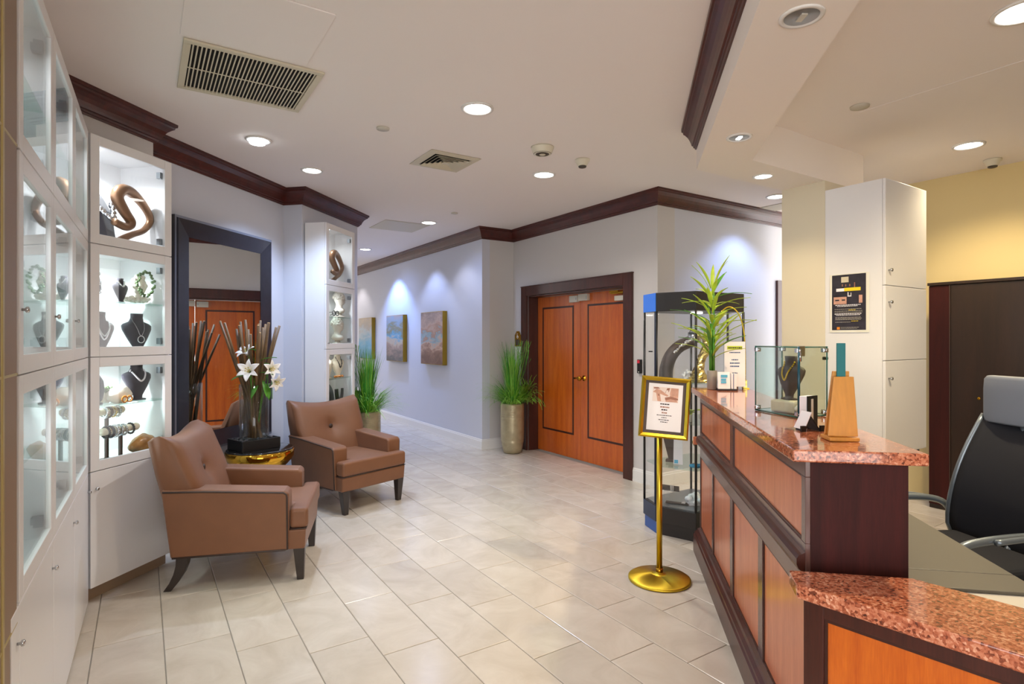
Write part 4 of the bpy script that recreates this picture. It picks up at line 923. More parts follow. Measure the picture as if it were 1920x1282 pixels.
flat(b, .30, .79, .33, .83, 5); flat(b, .40, .785, .43, .825, 5); flat(b, .52, .785, .55, .825, 5); flat(b, .66, .76, .69, .85, 5)
flat(b, .47, .61, .50, .68, 0); flat(b, .56, .61, .58, .67, 0); flat(b, .47, .60, .58, .62, 0)
flat(b, .15, .01, .24, .055, 6)
b.build('print', ['paper', 'yellow_print', 'vent_cream', 'skin_print', 'ink', 'skin_print_dark', 'orange_print'], ps)
random.seed(2); b = MB()
for zf, hh, a, c, mi in ((.445, .012, .10, .85, 0), (.425, .010, .16, .78, 0), (.375, .006, .08, .90, 2), (.355, .008, .5, .72, 1), (.34, .006, .08, .9, 2), (.315, .005, .08, .9, 2), (.285, .013, .08, .9, 0), (.265, .009, .12, .84, 0), (.225, .006, .1, .88, 2), (.205, .006, .1, .88, 2), (.185, .006, .1, .88, 2), (.155, .009, .58, .78, 1), (.14, .006, .1, .55, 2), (.045, .005, .27, .80, 2), (.025, .004, .27, .75, 2)):
    xx = a
    while xx < c-.02:
        w = random.uniform(.02, .07); flat(b, xx, zf, min(c, xx+w), zf+hh, mi); xx += w+.012
b.build('small_print', ['paper', 'yellow_print', 'plate'], ps, kind='stuff')
# dark wardrobe along the back wall
W0 = Vector((3.71, 5.07)); wd = empty('wardrobe', V3(W0), ang(-dB), label='dark brown wardrobe along the yellow wall behind the office chair', cat='wardrobe')
b = MB(); b.box(0, .02, 0, 2.6, .34, 1.97); b.box(-.006, -.01, 1.97, 2.606, .345, 1.995); b.build('carcass', 'wenge', wd, bevel=.002)
MB().box(.003, -.0, .04, .155, .02, 1.965).build('filler_panel', 'mahogany_dark', wd, bevel=.003)
for k, (a, c) in enumerate(((.165, .96), (.965, 1.76), (1.765, 2.56))):
    dr = MB().box(a, 0.0, .04, c, .02, 1.965).build('door', 'wenge', wd, bevel=.003)
    MB().lathe([(.012, 0), (.012, .004), (.006, .006)], 14, M=Matrix.Translation((a+.2, 0, 1.0)) @ Matrix.Rotation(R(90), 4, 'X')).build('keyhole', 'brass', dr)
MB().box(.158, -.004, .04, .163, .0, 1.965).build('edge_strip', 'bust_brown', wd)

# ---------------------------------------------------------------- things on the tall desk
def cp(u, v, z=TOPZ): p = G0+cu*u+cv*v; return Vector((p.x, p.y, z))
def on(o, u, v, rot=0, z=TOPZ+.0005): place(o, Matrix.Translation(cp(u, v, z)) @ Matrix.Rotation(CA+rot, 4, 'Z'))
def uv(X, Y): d = Vector((X, Y))-G0; return d.dot(cu), d.dot(cv)
# wooden brochure stand
u_, v_ = uv(1.135, 1.945)
st = empty('brochure_stand', label='wedge-shaped honey wood stand at the near corner of the tall desk', cat='stand'); on(st, u_, v_+.0, R(4))
th = .009
b = MB(); b.hexa([(-.052, .0, .016), (.046, .0, .016), (.046, th, .016), (-.052, th, .016)], [(-.020, .030, .218), (.046, .030, .218), (.046, .030+th, .218), (-.020, .030+th, .218)])
b.build('front_board', 'bamboo_board', st, bevel=.002)
b = MB(); b.hexa([(-.04, .055, .014), (.040, .055, .014), (.040, .055+th, .014), (-.04, .055+th, .014)], [(-.014, .052, .236), (.041, .052, .236), (.041, .052+th, .236), (-.014, .052+th, .236)])
b.build('back_board', 'bamboo_board', st, bevel=.002)
MB().box(-.052, -.014, 0, .046, .066, .014).build('foot', 'bamboo_board', st, bevel=.004)
tc = MB().box(-.014, -.004, 0, .014, .004, .18).build('card', 'teal', label='teal card standing in the slot of the honey wood stand', cat='card', bevel=.001); place(tc, Matrix.Translation(cp(u_, v_, TOPZ+.155)) @ Matrix.Rotation(CA+R(4), 4, 'Z') @ Matrix.Translation((.010, .0455, 0)))
# little black framed block with cards
u_, v_ = uv(1.135, 2.18)
bx = empty('card_box', label='small black-edged white box standing behind the easel cards', cat='box'); on(bx, u_+.02, v_+.06, R(42))
MB().box(-.03, -.012, 0, .03, .02, .125).build('box', 'paper', bx, bevel=.002); MB().box(-.033, -.017, 0, .033, -.012, .127).build('black_face', 'black', bx); MB().box(-.012, -.0185, .01, .002, -.017, .115).build('stripe', 'plate', bx)
ez = empty('card_easel', label='black folding easel with business cards on the tall desk', cat='card holder'); on(ez, u_-.005, v_-.005, R(20))
b = MB(); b.hexa([(-.035, -.03, 0), (-.03, .03, 0), (-.026, .03, 0), (-.031, -.03, 0)], [(-.002, -.02, .055), (-.002, .02, .055), (.002, .02, .055), (.002, -.02, .055)]); b.hexa([(.031, -.03, 0), (.026, .03, 0), (.03, .03, 0), (.035, -.03, 0)], [(-.002, -.02, .055), (-.002, .02, .055), (.002, .02, .055), (.002, -.02, .055)])
b.box(-.05, -.034, 0, -.03, -.026, .022); b.box(.03, -.034, 0, .05, -.026, .022); b.build('frame', 'black', ez)
b = MB(); b.hexa([(-.040, -.034, .008), (-.036, .03, .008), (-.033, .03, .008), (-.037, -.034, .008)], [(-.006, -.03, .072), (-.006, .025, .072), (-.003, .025, .072), (-.003, -.03, .072)])
o = b.build('business_card', 'paper', label='white business card leaning on the black easel', cat='card'); on(o, u_-.005, v_-.005, R(20))
# glass jewel box with bust
A0 = Vector((1.255, 2.49)); A1_ = Vector((1.19, 2.78)); A2_ = Vector((1.425, 2.575)); ax = (A2_-A0); ay = A1_-A0
gb = empty('glass_case', label='small frameless glass display case standing on the tall desk', cat='display case'); place(gb, Matrix.Translation(V3(A0, TOPZ+.001)))
def q2(s, t): p = ax*s+ay*t; return (p.x, p.y)
Hh = .315
def slab(b, s0_, t0_, s1_, t1_, z0, z1):
    b.prism([q2(s0_, t0_), q2(s1_, t0_), q2(s1_, t1_), q2(s0_, t1_)], z0, z1)
for nm, a in (('front_pane', (0, 0, 1, .02, .006, Hh-.006)), ('side_pane', (0, .02, .03, .98, .006, Hh-.006)), ('back_pane', (0, .98, 1, 1, .006, Hh-.006)), ('side_pane', (.97, .02, 1, .98, .006, Hh-.006)), ('base_pane', (0, 0, 1, 1, 0, .006)), ('top_pane', (0, 0, 1, 1, Hh-.006, Hh))):
    b = MB(); slab(b, *a); b.build(nm, 'green_glass' if nm[0] in 'tb' else 'smoke_glass', gb)
c4 = [q2(0, 0), q2(1, 0), q2(1, 1), q2(0, 1)]
for k in range(4):
    (xa, ya), (xb, yb) = c4[k], c4[(k+1) % 4]
    MB().tube([(xa, ya, .0), (xa, ya, Hh)], .0035 if k else .006, 4).build('edge', 'glass_edge' if k else 'teal_edge', gb)
    MB().tube([(xa, ya, Hh-.003), (xb, yb, Hh-.003)], .003, 4).build('edge', 'glass_edge', gb); MB().tube([(xa, ya, .004), (xb, yb, .004)], .003, 4).build('edge', 'glass_edge', gb)
for s, t in ((0, 0), (1, 0), (0, 1), (1, 1)):
    for z in (.018, Hh-.018):
        x, y = q2(s*.94+.03, t*.94+.03); MB().cbox((x, y, z), (.024, .024, .020)).ball((x, y-.014, z), .008, 8).build('corner_clip', 'chrome', gb, bevel=.003)
x, y = q2(.04, .02)
for z in (.06, .27): MB().tube([(x, y-.008, z-.02), (x, y-.008, z+.02)], .007, 8).build('hinge', 'chrome', gb)
x, y = q2(.06, -.02); MB().cbox((x, y, Hh-.02), (.03, .006, .045)).build('lock', 'chrome', gb, bevel=.002)
x, y = q2(1.03, .1); MB().tube([(x-.005, y-.01, Hh-.055), (x+.015, y-.012, Hh-.055)], .008, 10).build('key_lock', 'black', gb)
cen = A0+ax*.5+ay*.5; rr_ = MB().box(-.06, -.07, 0, .06, .06, .055).build('riser_block', 'linen', label='cream cloth covered block inside the small glass case', cat='block', bevel=.008); place(rr_, Matrix.Translation(V3(cen, TOPZ+.0075)) @ Matrix.Rotation(R(25), 4, 'Z'))
Mb = Matrix.Translation(V3(cen+ay*.05+ax*.06, TOPZ+.063)) @ Matrix.Rotation(R(-78), 4, 'Z')
bust(Mb, 0, 0.0, 0, .205, .175, 'bust_brown', 'dark brown bust inside the small glass case on the tall desk')
necklace(Mb, 0, 0.0, 0, .205, .175, 'gold', 'gold fringe necklace on the bust in the small glass case', low=.45, r=.0048, n=30)
b = MB(); rs = []
for i in range(9):
    t = i/8; r2 = .026*sin(pi*(.08+.86*t))+.003; rs.append([(-.055+.11*t, r2*.8*cos(a*2*pi/10), .026+r2*sin(a*2*pi/10)*(.8+.2*sin(i))) for a in range(10)])
b.rings(rs); o = b.build('white_shell', 'coral', label='white shell lying before the bust in the small glass case', cat='shell'); place(o, Matrix.Translation(V3(cen-ay*.34-ax*.02, TOPZ+.0085)) @ Matrix.Rotation(R(20), 4, 'Z'))
# acrylic notice
sg = empty('acrylic_sign', label='tall acrylic notice with lime heading at the far end of the desk', cat='sign'); on(sg, .27, LEN-.13, R(6))
MB().box(-.075, -.05, 0, .075, .055, .004).box(-.075, .0, .004, .075, .005, .335).build('holder', 'acrylic', sg)
MB().box(-.07, -.0015, .02, .07, -.0003, .33).build('sheet', 'paper', sg); MB().box(-.052, -.0022, .275, .050, -.0015, .30).build('heading_band', 'lime', sg)
def print_rows(rows, parent, y, seed, name='print_line'):      # print too small to read in the photo: short word-length dashes
    rnd = random.Random(seed)
    for z, hw, hh, m in rows:
        bb = MB(); x = -hw
        while x < hw-.002:
            w = min(rnd.uniform(.005, .014), hw-x); bb.box(x, y-.0003, z-hh, x+w, y, z+hh); x += w+.0022
        bb.build(name, m, parent, kind='stuff')
print_rows([(.2875, .047, .0042, 'ink'), (.255, .036, .0035, 'ink_blue'), (.205, .022, .0038, 'ink_blue'), (.182, .033, .0042, 'ink_blue'), (.160, .032, .0042, 'ink_blue'), (.113, .017, .004, 'ink_blue')], sg, -.0022, 3)
ch = empty('card_holder', label='blue and white card holder before the acrylic notice', cat='card holder'); on(ch, .20, LEN-.22, R(4))
MB().box(-.06, -.02, 0, .065, .035, .012).build('foot', 'ink', ch, bevel=.003)
b = MB(); b.hexa([(-.058, -.012, .012), (.02, -.012, .012), (.02, .0, .012), (-.058, .0, .012)], [(-.058, .004, .125), (.02, .004, .125), (.02, .012, .125), (-.058, .012, .125)]); b.build('card_stack', 'paper', ch)
b = MB(); b.hexa([(-.038, -.0125, .05), (-.005, -.0125, .05), (-.005, -.005, .05), (-.038, -.005, .05)], [(-.038, -.0105, .062), (-.005, -.0105, .062), (-.005, -.003, .062), (-.038, -.003, .062)])
b.box(-.038, -.006, .088, .004, .0, .106); b.box(-.038, -.009, .066, -.006, -.002, .080); b.build('print', 'sky_print', ch)
MB().box(.028, -.012, .012, .062, .02, .115).build('card_stack', 'paper', ch); MB().box(.040, -.0135, .012, .044, -.012, .115).build('divider', 'ink_blue', ch)
# lucky bamboo
lp = empty('bamboo_pot', label='slim grey pot of the leafy plant at the far desk end', cat='pot'); on(lp, .115, LEN-.16)
MB().lathe([(.030, 0), (.033, .005), (.034, .128), (.032, .132), (.028, .132), (.028, .11)], 20).build('vessel', 'pot_grey', lp); MB().lathe([(.028, .11), (.028, .114)], 16).build('soil', 'bust_brown', lp)
pl_ = empty('leafy_plant', label='yellow-green upright plant with long arching leaves on the desk', cat='plant'); on(pl_, .115, LEN-.16, 0, TOPZ+.115)
random.seed(31); sb = MB()
for k in range(6):
    t = k*pi/3; sb.tube([(.013*cos(t), .013*sin(t), 0), (.015*cos(t), .015*sin(t), .2), (.012*cos(t+.3), .012*sin(t+.3), .34 if k else .58)], .006, 7)
sb.build('stems', 'leaf_green', pl_)
for k in range(56):
    q = k/56; z = .10+.50*q**1.1; t = k*2.4+random.uniform(-.4, .4); L = random.uniform(.19, .31)*(1 if q < .55 else .85); el = random.uniform(.35, 1.15) if q < .9 else random.uniform(.8, 1.5)
    d = Vector((cos(t)*cos(el), sin(t)*cos(el), sin(el))); leaf((.013*cos(t), .013*sin(t), z), d, L, random.uniform(.011, .017), '').build('leaf', 'leaf_yellow' if random.random() < .78 else 'leaf_green', pl_, solid=.0008)
# gold wire hoop
hp = empty('wire_hoop', label='thin gold wire arch rising behind the acrylic notice', cat='stand'); on(hp, .36, LEN-.03)
MB().tube(smooth_path([(.0, 0, .01), (.0, 0, .25), (-.012, 0, .42), (-.05, 0, .535), (-.11, 0, .575), (-.165, 0, .53), (-.185, 0, .44)], 8), .0045, 8).build('wire', 'gold', hp); MB().box(-.018, -.03, 0, .022, .03, .006).build('foot', 'gold', hp); MB().box(-.012, -.006, .006, .012, .006, .06).build('clip', 'gold_leaf', hp)
o = MB().box(-.06, -.004, 0, .03, .004, .058).build('small_plaque', 'bust_brown', label='small dark plaque behind the acrylic notice', cat='plaque', bevel=.002); on(o, .285, LEN-.02)
# ================================================================ black glass showcase beside the desk
SV = [Vector(p) for p in ((1.061, 4.585), (1.106, 4.375), (1.353, 4.185), (1.829, 4.485), (1.784, 4.695), (1.537, 4.885))]
sc0 = sum(SV, Vector((0, 0)))/6
sh_ = empty('showcase', V3(sc0), label='six-sided black glass showcase beside the far end of the tall desk', cat='showcase')
rel6 = [v-sc0 for v in SV]
def poly6(k): return [(v*k).to_tuple() for v in rel6]
MB().prism(poly6(.965), 0, .095).build('toe_plinth', 'black_cabinet', sh_)
MB().prism(poly6(1.0), .096, .215).build('base', 'black_cabinet', sh_, bevel=.003)
MB().prism(poly6(1.0), 1.71, 1.853).build('top_box', 'black_cabinet', sh_, bevel=.003)
for (z0, z1, mm, nm) in ((1.711, 1.852, 'blue_film', 'top_film'), (.097, .214, 'navy_film', 'base_film')):
    a, c = rel6[0], rel6[1]; n = Vector((-(c-a).y, (c-a).x)).normalized()*-.003; MB().prism([a, c, c+n, a+n], z0, z1).build(nm, mm, sh_)
a, c = rel6[0]*.967, rel6[1]*.967; n = Vector((-(c-a).y, (c-a).x)).normalized()*-.003; MB().prism([a, c, c+n, a+n], .002, .094).build('toe_film', 'toe_blue', sh_)
for k, v in enumerate(rel6):
    p = v*.985; MB().tube([(p.x, p.y, .215), (p.x, p.y, 1.71)], .0095, 6).build('post', 'black', sh_)
v = rel6[1]*1.012; MB().box(v.x-.008, v.y-.004, .23, v.x+.002, v.y+.002, 1.71).build('post_film', 'navy_film', sh_)
for k in range(6):
    a, c = rel6[k]*.975, rel6[(k+1) % 6]*.975; d = (c-a).normalized(); a = a+d*.012; c = c-d*.012; n = Vector((-d.y, d.x))*.005
    MB().prism([a, c, c+n, a+n], .216, 1.709).build('pane', 'clear_glass', sh_)
for z in (.52, .86, 1.165): MB().prism(poly6(.94), z-.004, z+.004).build('shelf', 'green_glass', sh_)
MB().prism(poly6(.93), .2155, .222).build('floor_mirror', 'steel', sh_)
MB().lathe([(.045, 1.700), (.045, 1.7095)], 20, (.02, -.02)).build('lamp_disc', 'lamp_white', sh_)
l = spot((sc0.x+.02, sc0.y-.02, 1.69), 7, NEUT, 130, .6, .04); l.parent = sh_; l.location = (.02, -.02, 1.69)
m_ = (SV[0]+SV[1])/2-sc0; MB().cbox((m_.x*.98, m_.y*.98, 1.40), (.03, .012, .01)).build('latch', 'black', sh_)
fw = Vector((.62, -.78))
def sp(x, y, z): return Matrix.Translation((sc0.x+x, sc0.y+y, z))
# arch shaped bust
pts = [(-.17, 0, .0), (-.165, 0, .10), (-.13, 0, .20), (-.06, 0, .275), (.04, 0, .315)]; P = smooth_path(pts, 6); rs = []
for i, p in enumerate(P):
    t = i/(len(P)-1); tg = (P[min(i+1, len(P)-1)]-P[max(i-1, 0)]).normalized(); nn = Vector((tg.z, 0, -tg.x)); w = .09-.025*t; h = .055-.01*t
    rs.append([tuple(p+nn*(h*cos(a*2*pi/14))+Vector((0, 1, 0))*(w*sin(a*2*pi/14))) for a in range(14)])
b = MB().rings(rs); o = b.build('arched_bust', 'bust_brown', label='large brown arched neck form in the black showcase', cat='bust'); place(o, sp(-.07, -.10, 1.170) @ Matrix.Rotation(R(-12), 4, 'Z'))
b = MB()
for i in range(26):
    t = i/25; b.ball((-.11+.13*t, -.075, .235+.09*t+random.uniform(-.012, .012)), random.uniform(.008, .014), 6)
b.tube([(.045+.03*cos(a*2*pi/18), .06*sin(a*2*pi/18), .385-.0*a) for a in range(18)], .010, 6, closed=True)
b.lathe([(.05, .30), (.05, .38)], 18, (.045, 0), sy=1.3)
o = b.build('necklace', 'silver', label='wide silver collar on the brown arched form', cat='necklace'); place(o, sp(-.07, -.10, 1.170) @ Matrix.Rotation(R(-12), 4, 'Z'))
# crinkled gold neck form
P = smooth_path([(0, 0, 0), (.0, 0, .08), (.02, 0, .17), (.06, 0, .26), (.05, 0, .33), (-.02, 0, .36)], 6); random.seed(12)
rad = [.085, .08, .075, .068, .06, .053, .047, .042, .038, .036, .034, .033, .033, .034, .036, .037, .037, .036, .034, .032, .03, .03, .03, .03, .028, .026, .024, .024, .022, .02, .02]
b = MB(); rs = []
for i, p in enumerate(P):
    rs.append([(p.x+rad[i]*cos(a*2*pi/14)*random.uniform(.85, 1.15), p.y+rad[i]*sin(a*2*pi/14)*random.uniform(.85, 1.15), p.z) for a in range(14)])
b.rings(rs, smooth=False); o = b.build('gold_sculpture', 'gold_leaf', label='crinkled gold neck-shaped sculpture at the corner of the showcase', cat='sculpture'); place(o, sp(-.02, -.19, 1.170))
b = MB()
for i in range(16): b.ball((random.gauss(0, .018), random.gauss(0, .012), .06+random.gauss(0, .016)), .011, 6)
b.tube([(0, 0, 0), (0, 0, .05)], .012, 8); b.lathe([(.045, 0), (.05, .012), (.03, .02)], 14)
o = b.build('crystal_flower', 'crystal', label='small white crystal flower ornament before the gold sculpture', cat='ornament'); place(o, sp(-.12, -.18, 1.170))
# upper middle shelf: yellow leaf cluster and white cup
b = MB()
for i in range(18):
    t = random.uniform(0, 2*pi); d = Vector((cos(t), sin(t), random.uniform(.2, 1.2))); lb = leaf((0, 0, .06), d, random.uniform(.05, .11), .016, ''); b.add(lb.v, lb.f, 0, True)
b.lathe([(.02, 0), (.022, .05), (.016, .06)], 12, mi=1); o = b.build('leaf_ornament', ['leaf_yellow', 'plaster'], label='yellow leaf ornament in a white cup on the middle glass shelf', cat='ornament', solid=.002); place(o, sp(-.09, -.17, .865))
o = MB().lathe([(.02, 0), (.045, .02), (.05, .05), (.03, .075), (.02, .09), (.018, .06)], 16).build('white_bowl', 'plaster', label='white rounded bowl beside the yellow leaf ornament', cat='bowl'); place(o, sp(.03, -.21, .865))
# lower shelf
b = MB(); b.hexa([(-.10, -.012, .30), (.10, -.012, .30), (.10, .012, .30), (-.10, .012, .30)][::1], [(-.03, -.012, .02), (.03, -.012, .02), (.03, .012, .02), (-.03, .012, .02)]); b.box(-.05, -.03, 0, .05, .03, .02)
o = b.build('triangle_stand', 'bust_brown', label='brown inverted-triangle earring stand on the lower shelf', cat='stand'); place(o, sp(-.17, -.02, .526) @ Matrix.Rotation(R(-25), 4, 'Z'))
r = empty('leaflet', label='white folded leaflet before the brown triangle stand', cat='leaflet'); place(r, sp(-.16, -.13, .526) @ Matrix.Rotation(R(-20), 4, 'Z'))
b = MB(); b.hexa([(-.035, 0, 0), (.035, 0, 0), (.035, .004, 0), (-.035, .004, 0)], [(-.035, .04, .20), (.03, .04, .20), (.03, .044, .20), (-.035, .044, .20)]); b.build('sheet', 'paper', r)
b = MB(); b.hexa([(-.028, -.001, .01), (.0, -.001, .01), (.0, .0025, .01), (-.028, .0025, .01)], [(-.028, .005, .035), (.0, .005, .035), (.0, .009, .035), (-.028, .009, .035)]); b.build('print', 'sky_print', r)
b = MB(); b.lathe([(.03, 0), (.03, .008), (.006, .015), (.006, .14), (.012, .15)], 14); b.tube([(.02*cos(a*2*pi/14), 0, .175+.022*sin(a*2*pi/14)) for a in range(14)], .004, 6, closed=True)
o = b.build('ring_stand', 'brass', label='slim brass ring stand on the lower glass shelf', cat='stand'); place(o, sp(-.03, -.14, .526))
b = MB()
for i in range(20): t = i/20*2*pi; b.ball((.045*cos(t), .03*sin(t), .012), .012, 6)
o = b.build('blue_bracelet', 'blue_cloth', label='blue bead bracelet lying beside the brass ring stand', cat='bracelet'); place(o, sp(-.045, -.225, .526))
# showcase floor
for q, (x, y, rt2, ll) in enumerate(((-.20, .05, -30, 'dark leather cuff standing at the back of the showcase floor'), (-.16, -.12, -25, 'dark leather cuff lying at the front of the showcase floor'))):
    r = empty('leather_cuff', label=ll, cat='bracelet'); place(r, sp(x, y, .2235+(.055 if q == 0 else 0)) @ Matrix.Rotation(R(rt2), 4, 'Z'))
    if q == 0: MB().box(-.10, .002, 0, .10, .006, .045).build('band', 'bust_brown', r, bevel=.002); MB().box(-.02, -.02, -.054, .02, .02, 0).build('stand', 'acrylic', r); MB().box(.03, -.004, -.002, .06, .002, .047).build('buckle', 'silver', r)
    else: MB().box(-.09, -.02, 0, .09, .02, .008).build('band', 'bust_brown', r, bevel=.002); MB().box(.03, -.022, .008, .06, .022, .012).build('buckle', 'silver', r)
random.seed(9); b = MB()
for i in range(26): b.ball((random.gauss(0, .045), random.gauss(0, .03), .03+abs(random.gauss(0, .018))), random.uniform(.02, .032), 6)
b.box(-.07, -.045, 0, .07, .045, .03); o = b.build('crystal_rock', 'crystal', label='large white crystal rock on the showcase floor', cat='stone'); place(o, sp(-.02, -.14, .223))
o = MB().lathe([(.03, 0), (.026, .012), (.02, .016)], 14).build('amber_stone', 'amber', label='flat amber stone behind the crystal rock', cat='stone'); place(o, sp(.02, -.02, .223))

# ================================================================ gold sign stand
st = empty('sign_stand', (.918, 3.545, 0), label='polished gold sign stand with framed notice on a round base', cat='sign stand')
MB().lathe([(.185, 0), (.19, .004), (.19, .014), (.182, .019), (.05, .036), (.022, .042), (.022, .05)], 64).build('base', 'brushed_gold', st)
MB().lathe([(.0175, .045), (.0175, .91)], 24).build('pole', 'gold', st); MB().lathe([(.022, .05), (.022, .075)], 24).build('collar', 'brass', st)
FRM = Matrix.Translation((.025, -.03, 1.075)) @ Matrix.Rotation(R(-9), 4, 'Z') @ Matrix.Rotation(R(-9), 4, 'X') @ Matrix.Rotation(R(4.5), 4, 'Y')
fr = empty('sign_frame'); fr.parent = st; fr.matrix_local = FRM
ww, hh, ff = .148, .188, .026
b = MB()
o_ = [(-ww, 0, -hh), (ww, 0, -hh), (ww, 0, hh), (-ww, 0, hh)]; i_ = [(-ww+ff, 0, -hh+ff), (ww-ff, 0, -hh+ff), (ww-ff, 0, hh-ff), (-ww+ff, 0, hh-ff)]
for k in range(4):
    j = (k+1) % 4
    def sh2(p, y): return (p[0], y, p[2])
    mid0 = tuple((Vector(o_[k])*.6+Vector(i_[k])*.4)); mid1 = tuple((Vector(o_[j])*.6+Vector(i_[j])*.4))
    b.add([sh2(o_[k], .01), sh2(o_[j], .01), sh2(o_[j], -.004), sh2(o_[k], -.004), sh2(mid0, -.016), sh2(mid1, -.016), sh2(i_[k], -.003), sh2(i_[j], -.003), sh2(i_[k], .01), sh2(i_[j], .01)], [(0, 1, 2, 3), (3, 2, 5, 4), (4, 5, 7, 6), (6, 7, 9, 8)])
b.build('frame', 'gold', fr)
MB().box(-ww+.004, .006, -hh+.004, ww-.004, .012, hh-.004).build('back_plate', 'black', fr); MB().box(-ww+ff, .002, -hh+ff, ww-ff, .005, hh-ff).build('mat_board', 'bust_brown', fr)
MB().box(-ww+.045, .0005, -hh+.045, ww-.045, .0018, hh-.042).build('sheet', 'paper', fr)
b = MB(); random.seed(17); px0, px1, pz0, pz1 = -.077, .078, .035, .125
b.box(px0, -.0001, pz0, px1, .0005, pz1)
shapes = [([(0, .62), (.14, .86), (.30, .80), (.62, .45), (.56, .38), (.30, .52)], 0), ([(.10, .80), (.26, .74), (.34, .02), (.20, .02)], 0), ([(.70, .98), (.84, .98), (.80, .62), (.66, .50)], 0), ([(.84, .98), (.99, .98), (.99, .34), (.70, .30), (.66, .42)], 0),
 ([(.48, .30), (.72, .40), (.99, .30), (.99, .18), (.50, .12)], 1), ([(.50, .10), (.70, .22), (.95, .16), (.98, .04), (.52, .02)], 0), ([(.55, .95), (.66, .98), (.62, .70), (.48, .62)], 1), ([(.02, .95), (.20, .98), (.28, .88), (.04, .86)], 1), ([(.52, .80), (.60, .82), (.60, .60), (.50, .60)], 3), ([(.20, .52), (.24, .52), (.27, .40), (.21, .38)], 1)]
for i, (sh3, mi) in enumerate(shapes): b.add([(px0+(px1-px0)*u, -.0002-.00001*i, pz0+(pz1-pz0)*v) for u, v in sh3][::-1], [tuple(range(len(sh3)))], mi+1 if mi != 3 else 0)
b.build('photo_print', ['print_pale', 'skin_print', 'skin_print_dark', 'paper'], fr, kind='stuff')
print_rows([(.021, .028, .0035, 'ink'), (.003, .027, .0040, 'skin_print_dark'), (-.014, .019, .0040, 'ink'), (-.032, .016, .0040, 'skin_print_dark'), (-.048, .045, .0022, 'ink'), (-.062, .016, .0022, 'ink'), (-.076, .033, .0022, 'ink'), (-.089, .021, .0022, 'ink')], fr, .0005, 5)
# ================================================================ ceiling fittings and lamps
def cpt(px, py, z=CEIL): y = (z-1.5)*1067/(635-py); return Vector(((px-960)/1067*y, y))
def downlight(p, r, m, label, z=CEIL, watt=60, col=NEUT, size=125, aim=None, blend=.75, group='recessed ceiling downlights', lit=True):
    o = empty('downlight', V3(p, z), label=label, cat='ceiling light', group=group)
    MB().lathe([(r+.022, 0), (r+.020, -.008), (r+.004, -.010), (r, -.003), (r*.98, -.001)][::-1], 32).build('trim_ring', 'trim_white', o)
    MB().lathe([(r*.985, -.0035), (r*.985, -.001)], 32).build('lens', m, o)
    if watt:
        l = spot((0, 0, -.03), watt, col, size, blend, .05); l.parent = o
        if aim is not None: l.rotation_euler = (Vector(aim)-Vector((p.x, p.y, z))).to_track_quat('-Z', 'Y').to_euler()
    return o
LIGHTS = [
 (cpt(895, 203), .085, 'lamp_white', 'large round downlight in the middle of the ceiling', 85, NEUT, 140),
 (cpt(1020, 327), .085, 'lamp_white', 'round downlight below the larger smoke detector', 70, NEUT, 140),
 (cpt(804, 417), .085, 'lamp_white', 'round downlight beside the flat ceiling panel', 28, (.42, .56, 1), 150),
 (cpt(685, 467), .085, 'lamp_cool', 'round downlight deepest in the corridor', 24, (.3, .46, 1), 150),
 (cpt(585, 319), .075, 'lamp_white', 'small round downlight above the black mirror', 115, COOL, 120),
 (cpt(1456, 368), .085, 'lamp_cool', 'round downlight before the alcove wall', 12, COOL, 120),
 (cpt(1816, 272), .085, 'lamp_white', 'oval-looking downlight above the dark wardrobe', 95, WARM, 140),
 (cpt(1920, 20), .10, 'lamp_white', 'downlight above the work desk at the frame edge', 160, WARM, 150)]
for p, r, m, ll, wt, co, sz in LIGHTS: downlight(p, r, m, ll, CEIL, wt, co, sz)
# adjustable spot by the mirror
p = cpt(485, 262); o = downlight(p, .07, 'lamp_cool', 'tilted spot lamp above the front armchair', CEIL, 90, COOL, 80, aim=(KX.x+.3, KX.y+1.4, 1.2))
MB().lathe([(.055, -.03), (.062, 0)], 24, (-.01, 0)).build('lamp_housing', 'lamp_cool', o)
for (px, py, r, ll, lit) in ((1503, 30, .062, 'large unlit chrome spot in the beam, nearest the camera', 0), (1386, 257, .058, 'chrome spot in the beam before its corner', 1), (1431, 330, .058, 'lit spot in the beam nearest the pillar', 2)):
    p = cpt(px, py, SOFF); o = empty('beam_spot', V3(p, SOFF), label=ll, cat='ceiling light', group='recessed spots in the beam')
    MB().lathe([(r*1.28, 0), (r*1.26, -.006), (r*1.05, -.008), (r, -.003)][::-1], 32).build('trim_ring', 'trim_white', o)
    MB().lathe([(r*.99, -.0035), (r*.5, -.0025), (r*.99, -.001)], 28).build('reflector', 'chrome' if lit < 2 else 'lamp_white', o)
    if lit < 2: MB().cbox((0, 0, -.006), (.022, .05, .006)).build('bulb', 'plate' if not lit else 'lamp_cool', o)
    if lit: l = spot((0, 0, -.03), 22, WARM, 110, .8, .04); l.parent = o
# wall washers
for t_, e_w, co in ((5.0, 18, (.95, .86, .82)), (3.0, 105, (.28, .46, 1)), (1.45, 30, (.45, .58, 1)), (.45, 10, (.8, .82, 1))):
    q = P1+dB*t_-dC*.45; spot(V3(q, 2.96), e_w*1.5, co, 100, .5, .03)
q = P3+1.25*dC-dB*.42; spot(V3(q, 2.96), 42, (.40, .56, 1), 116, .6, .03)
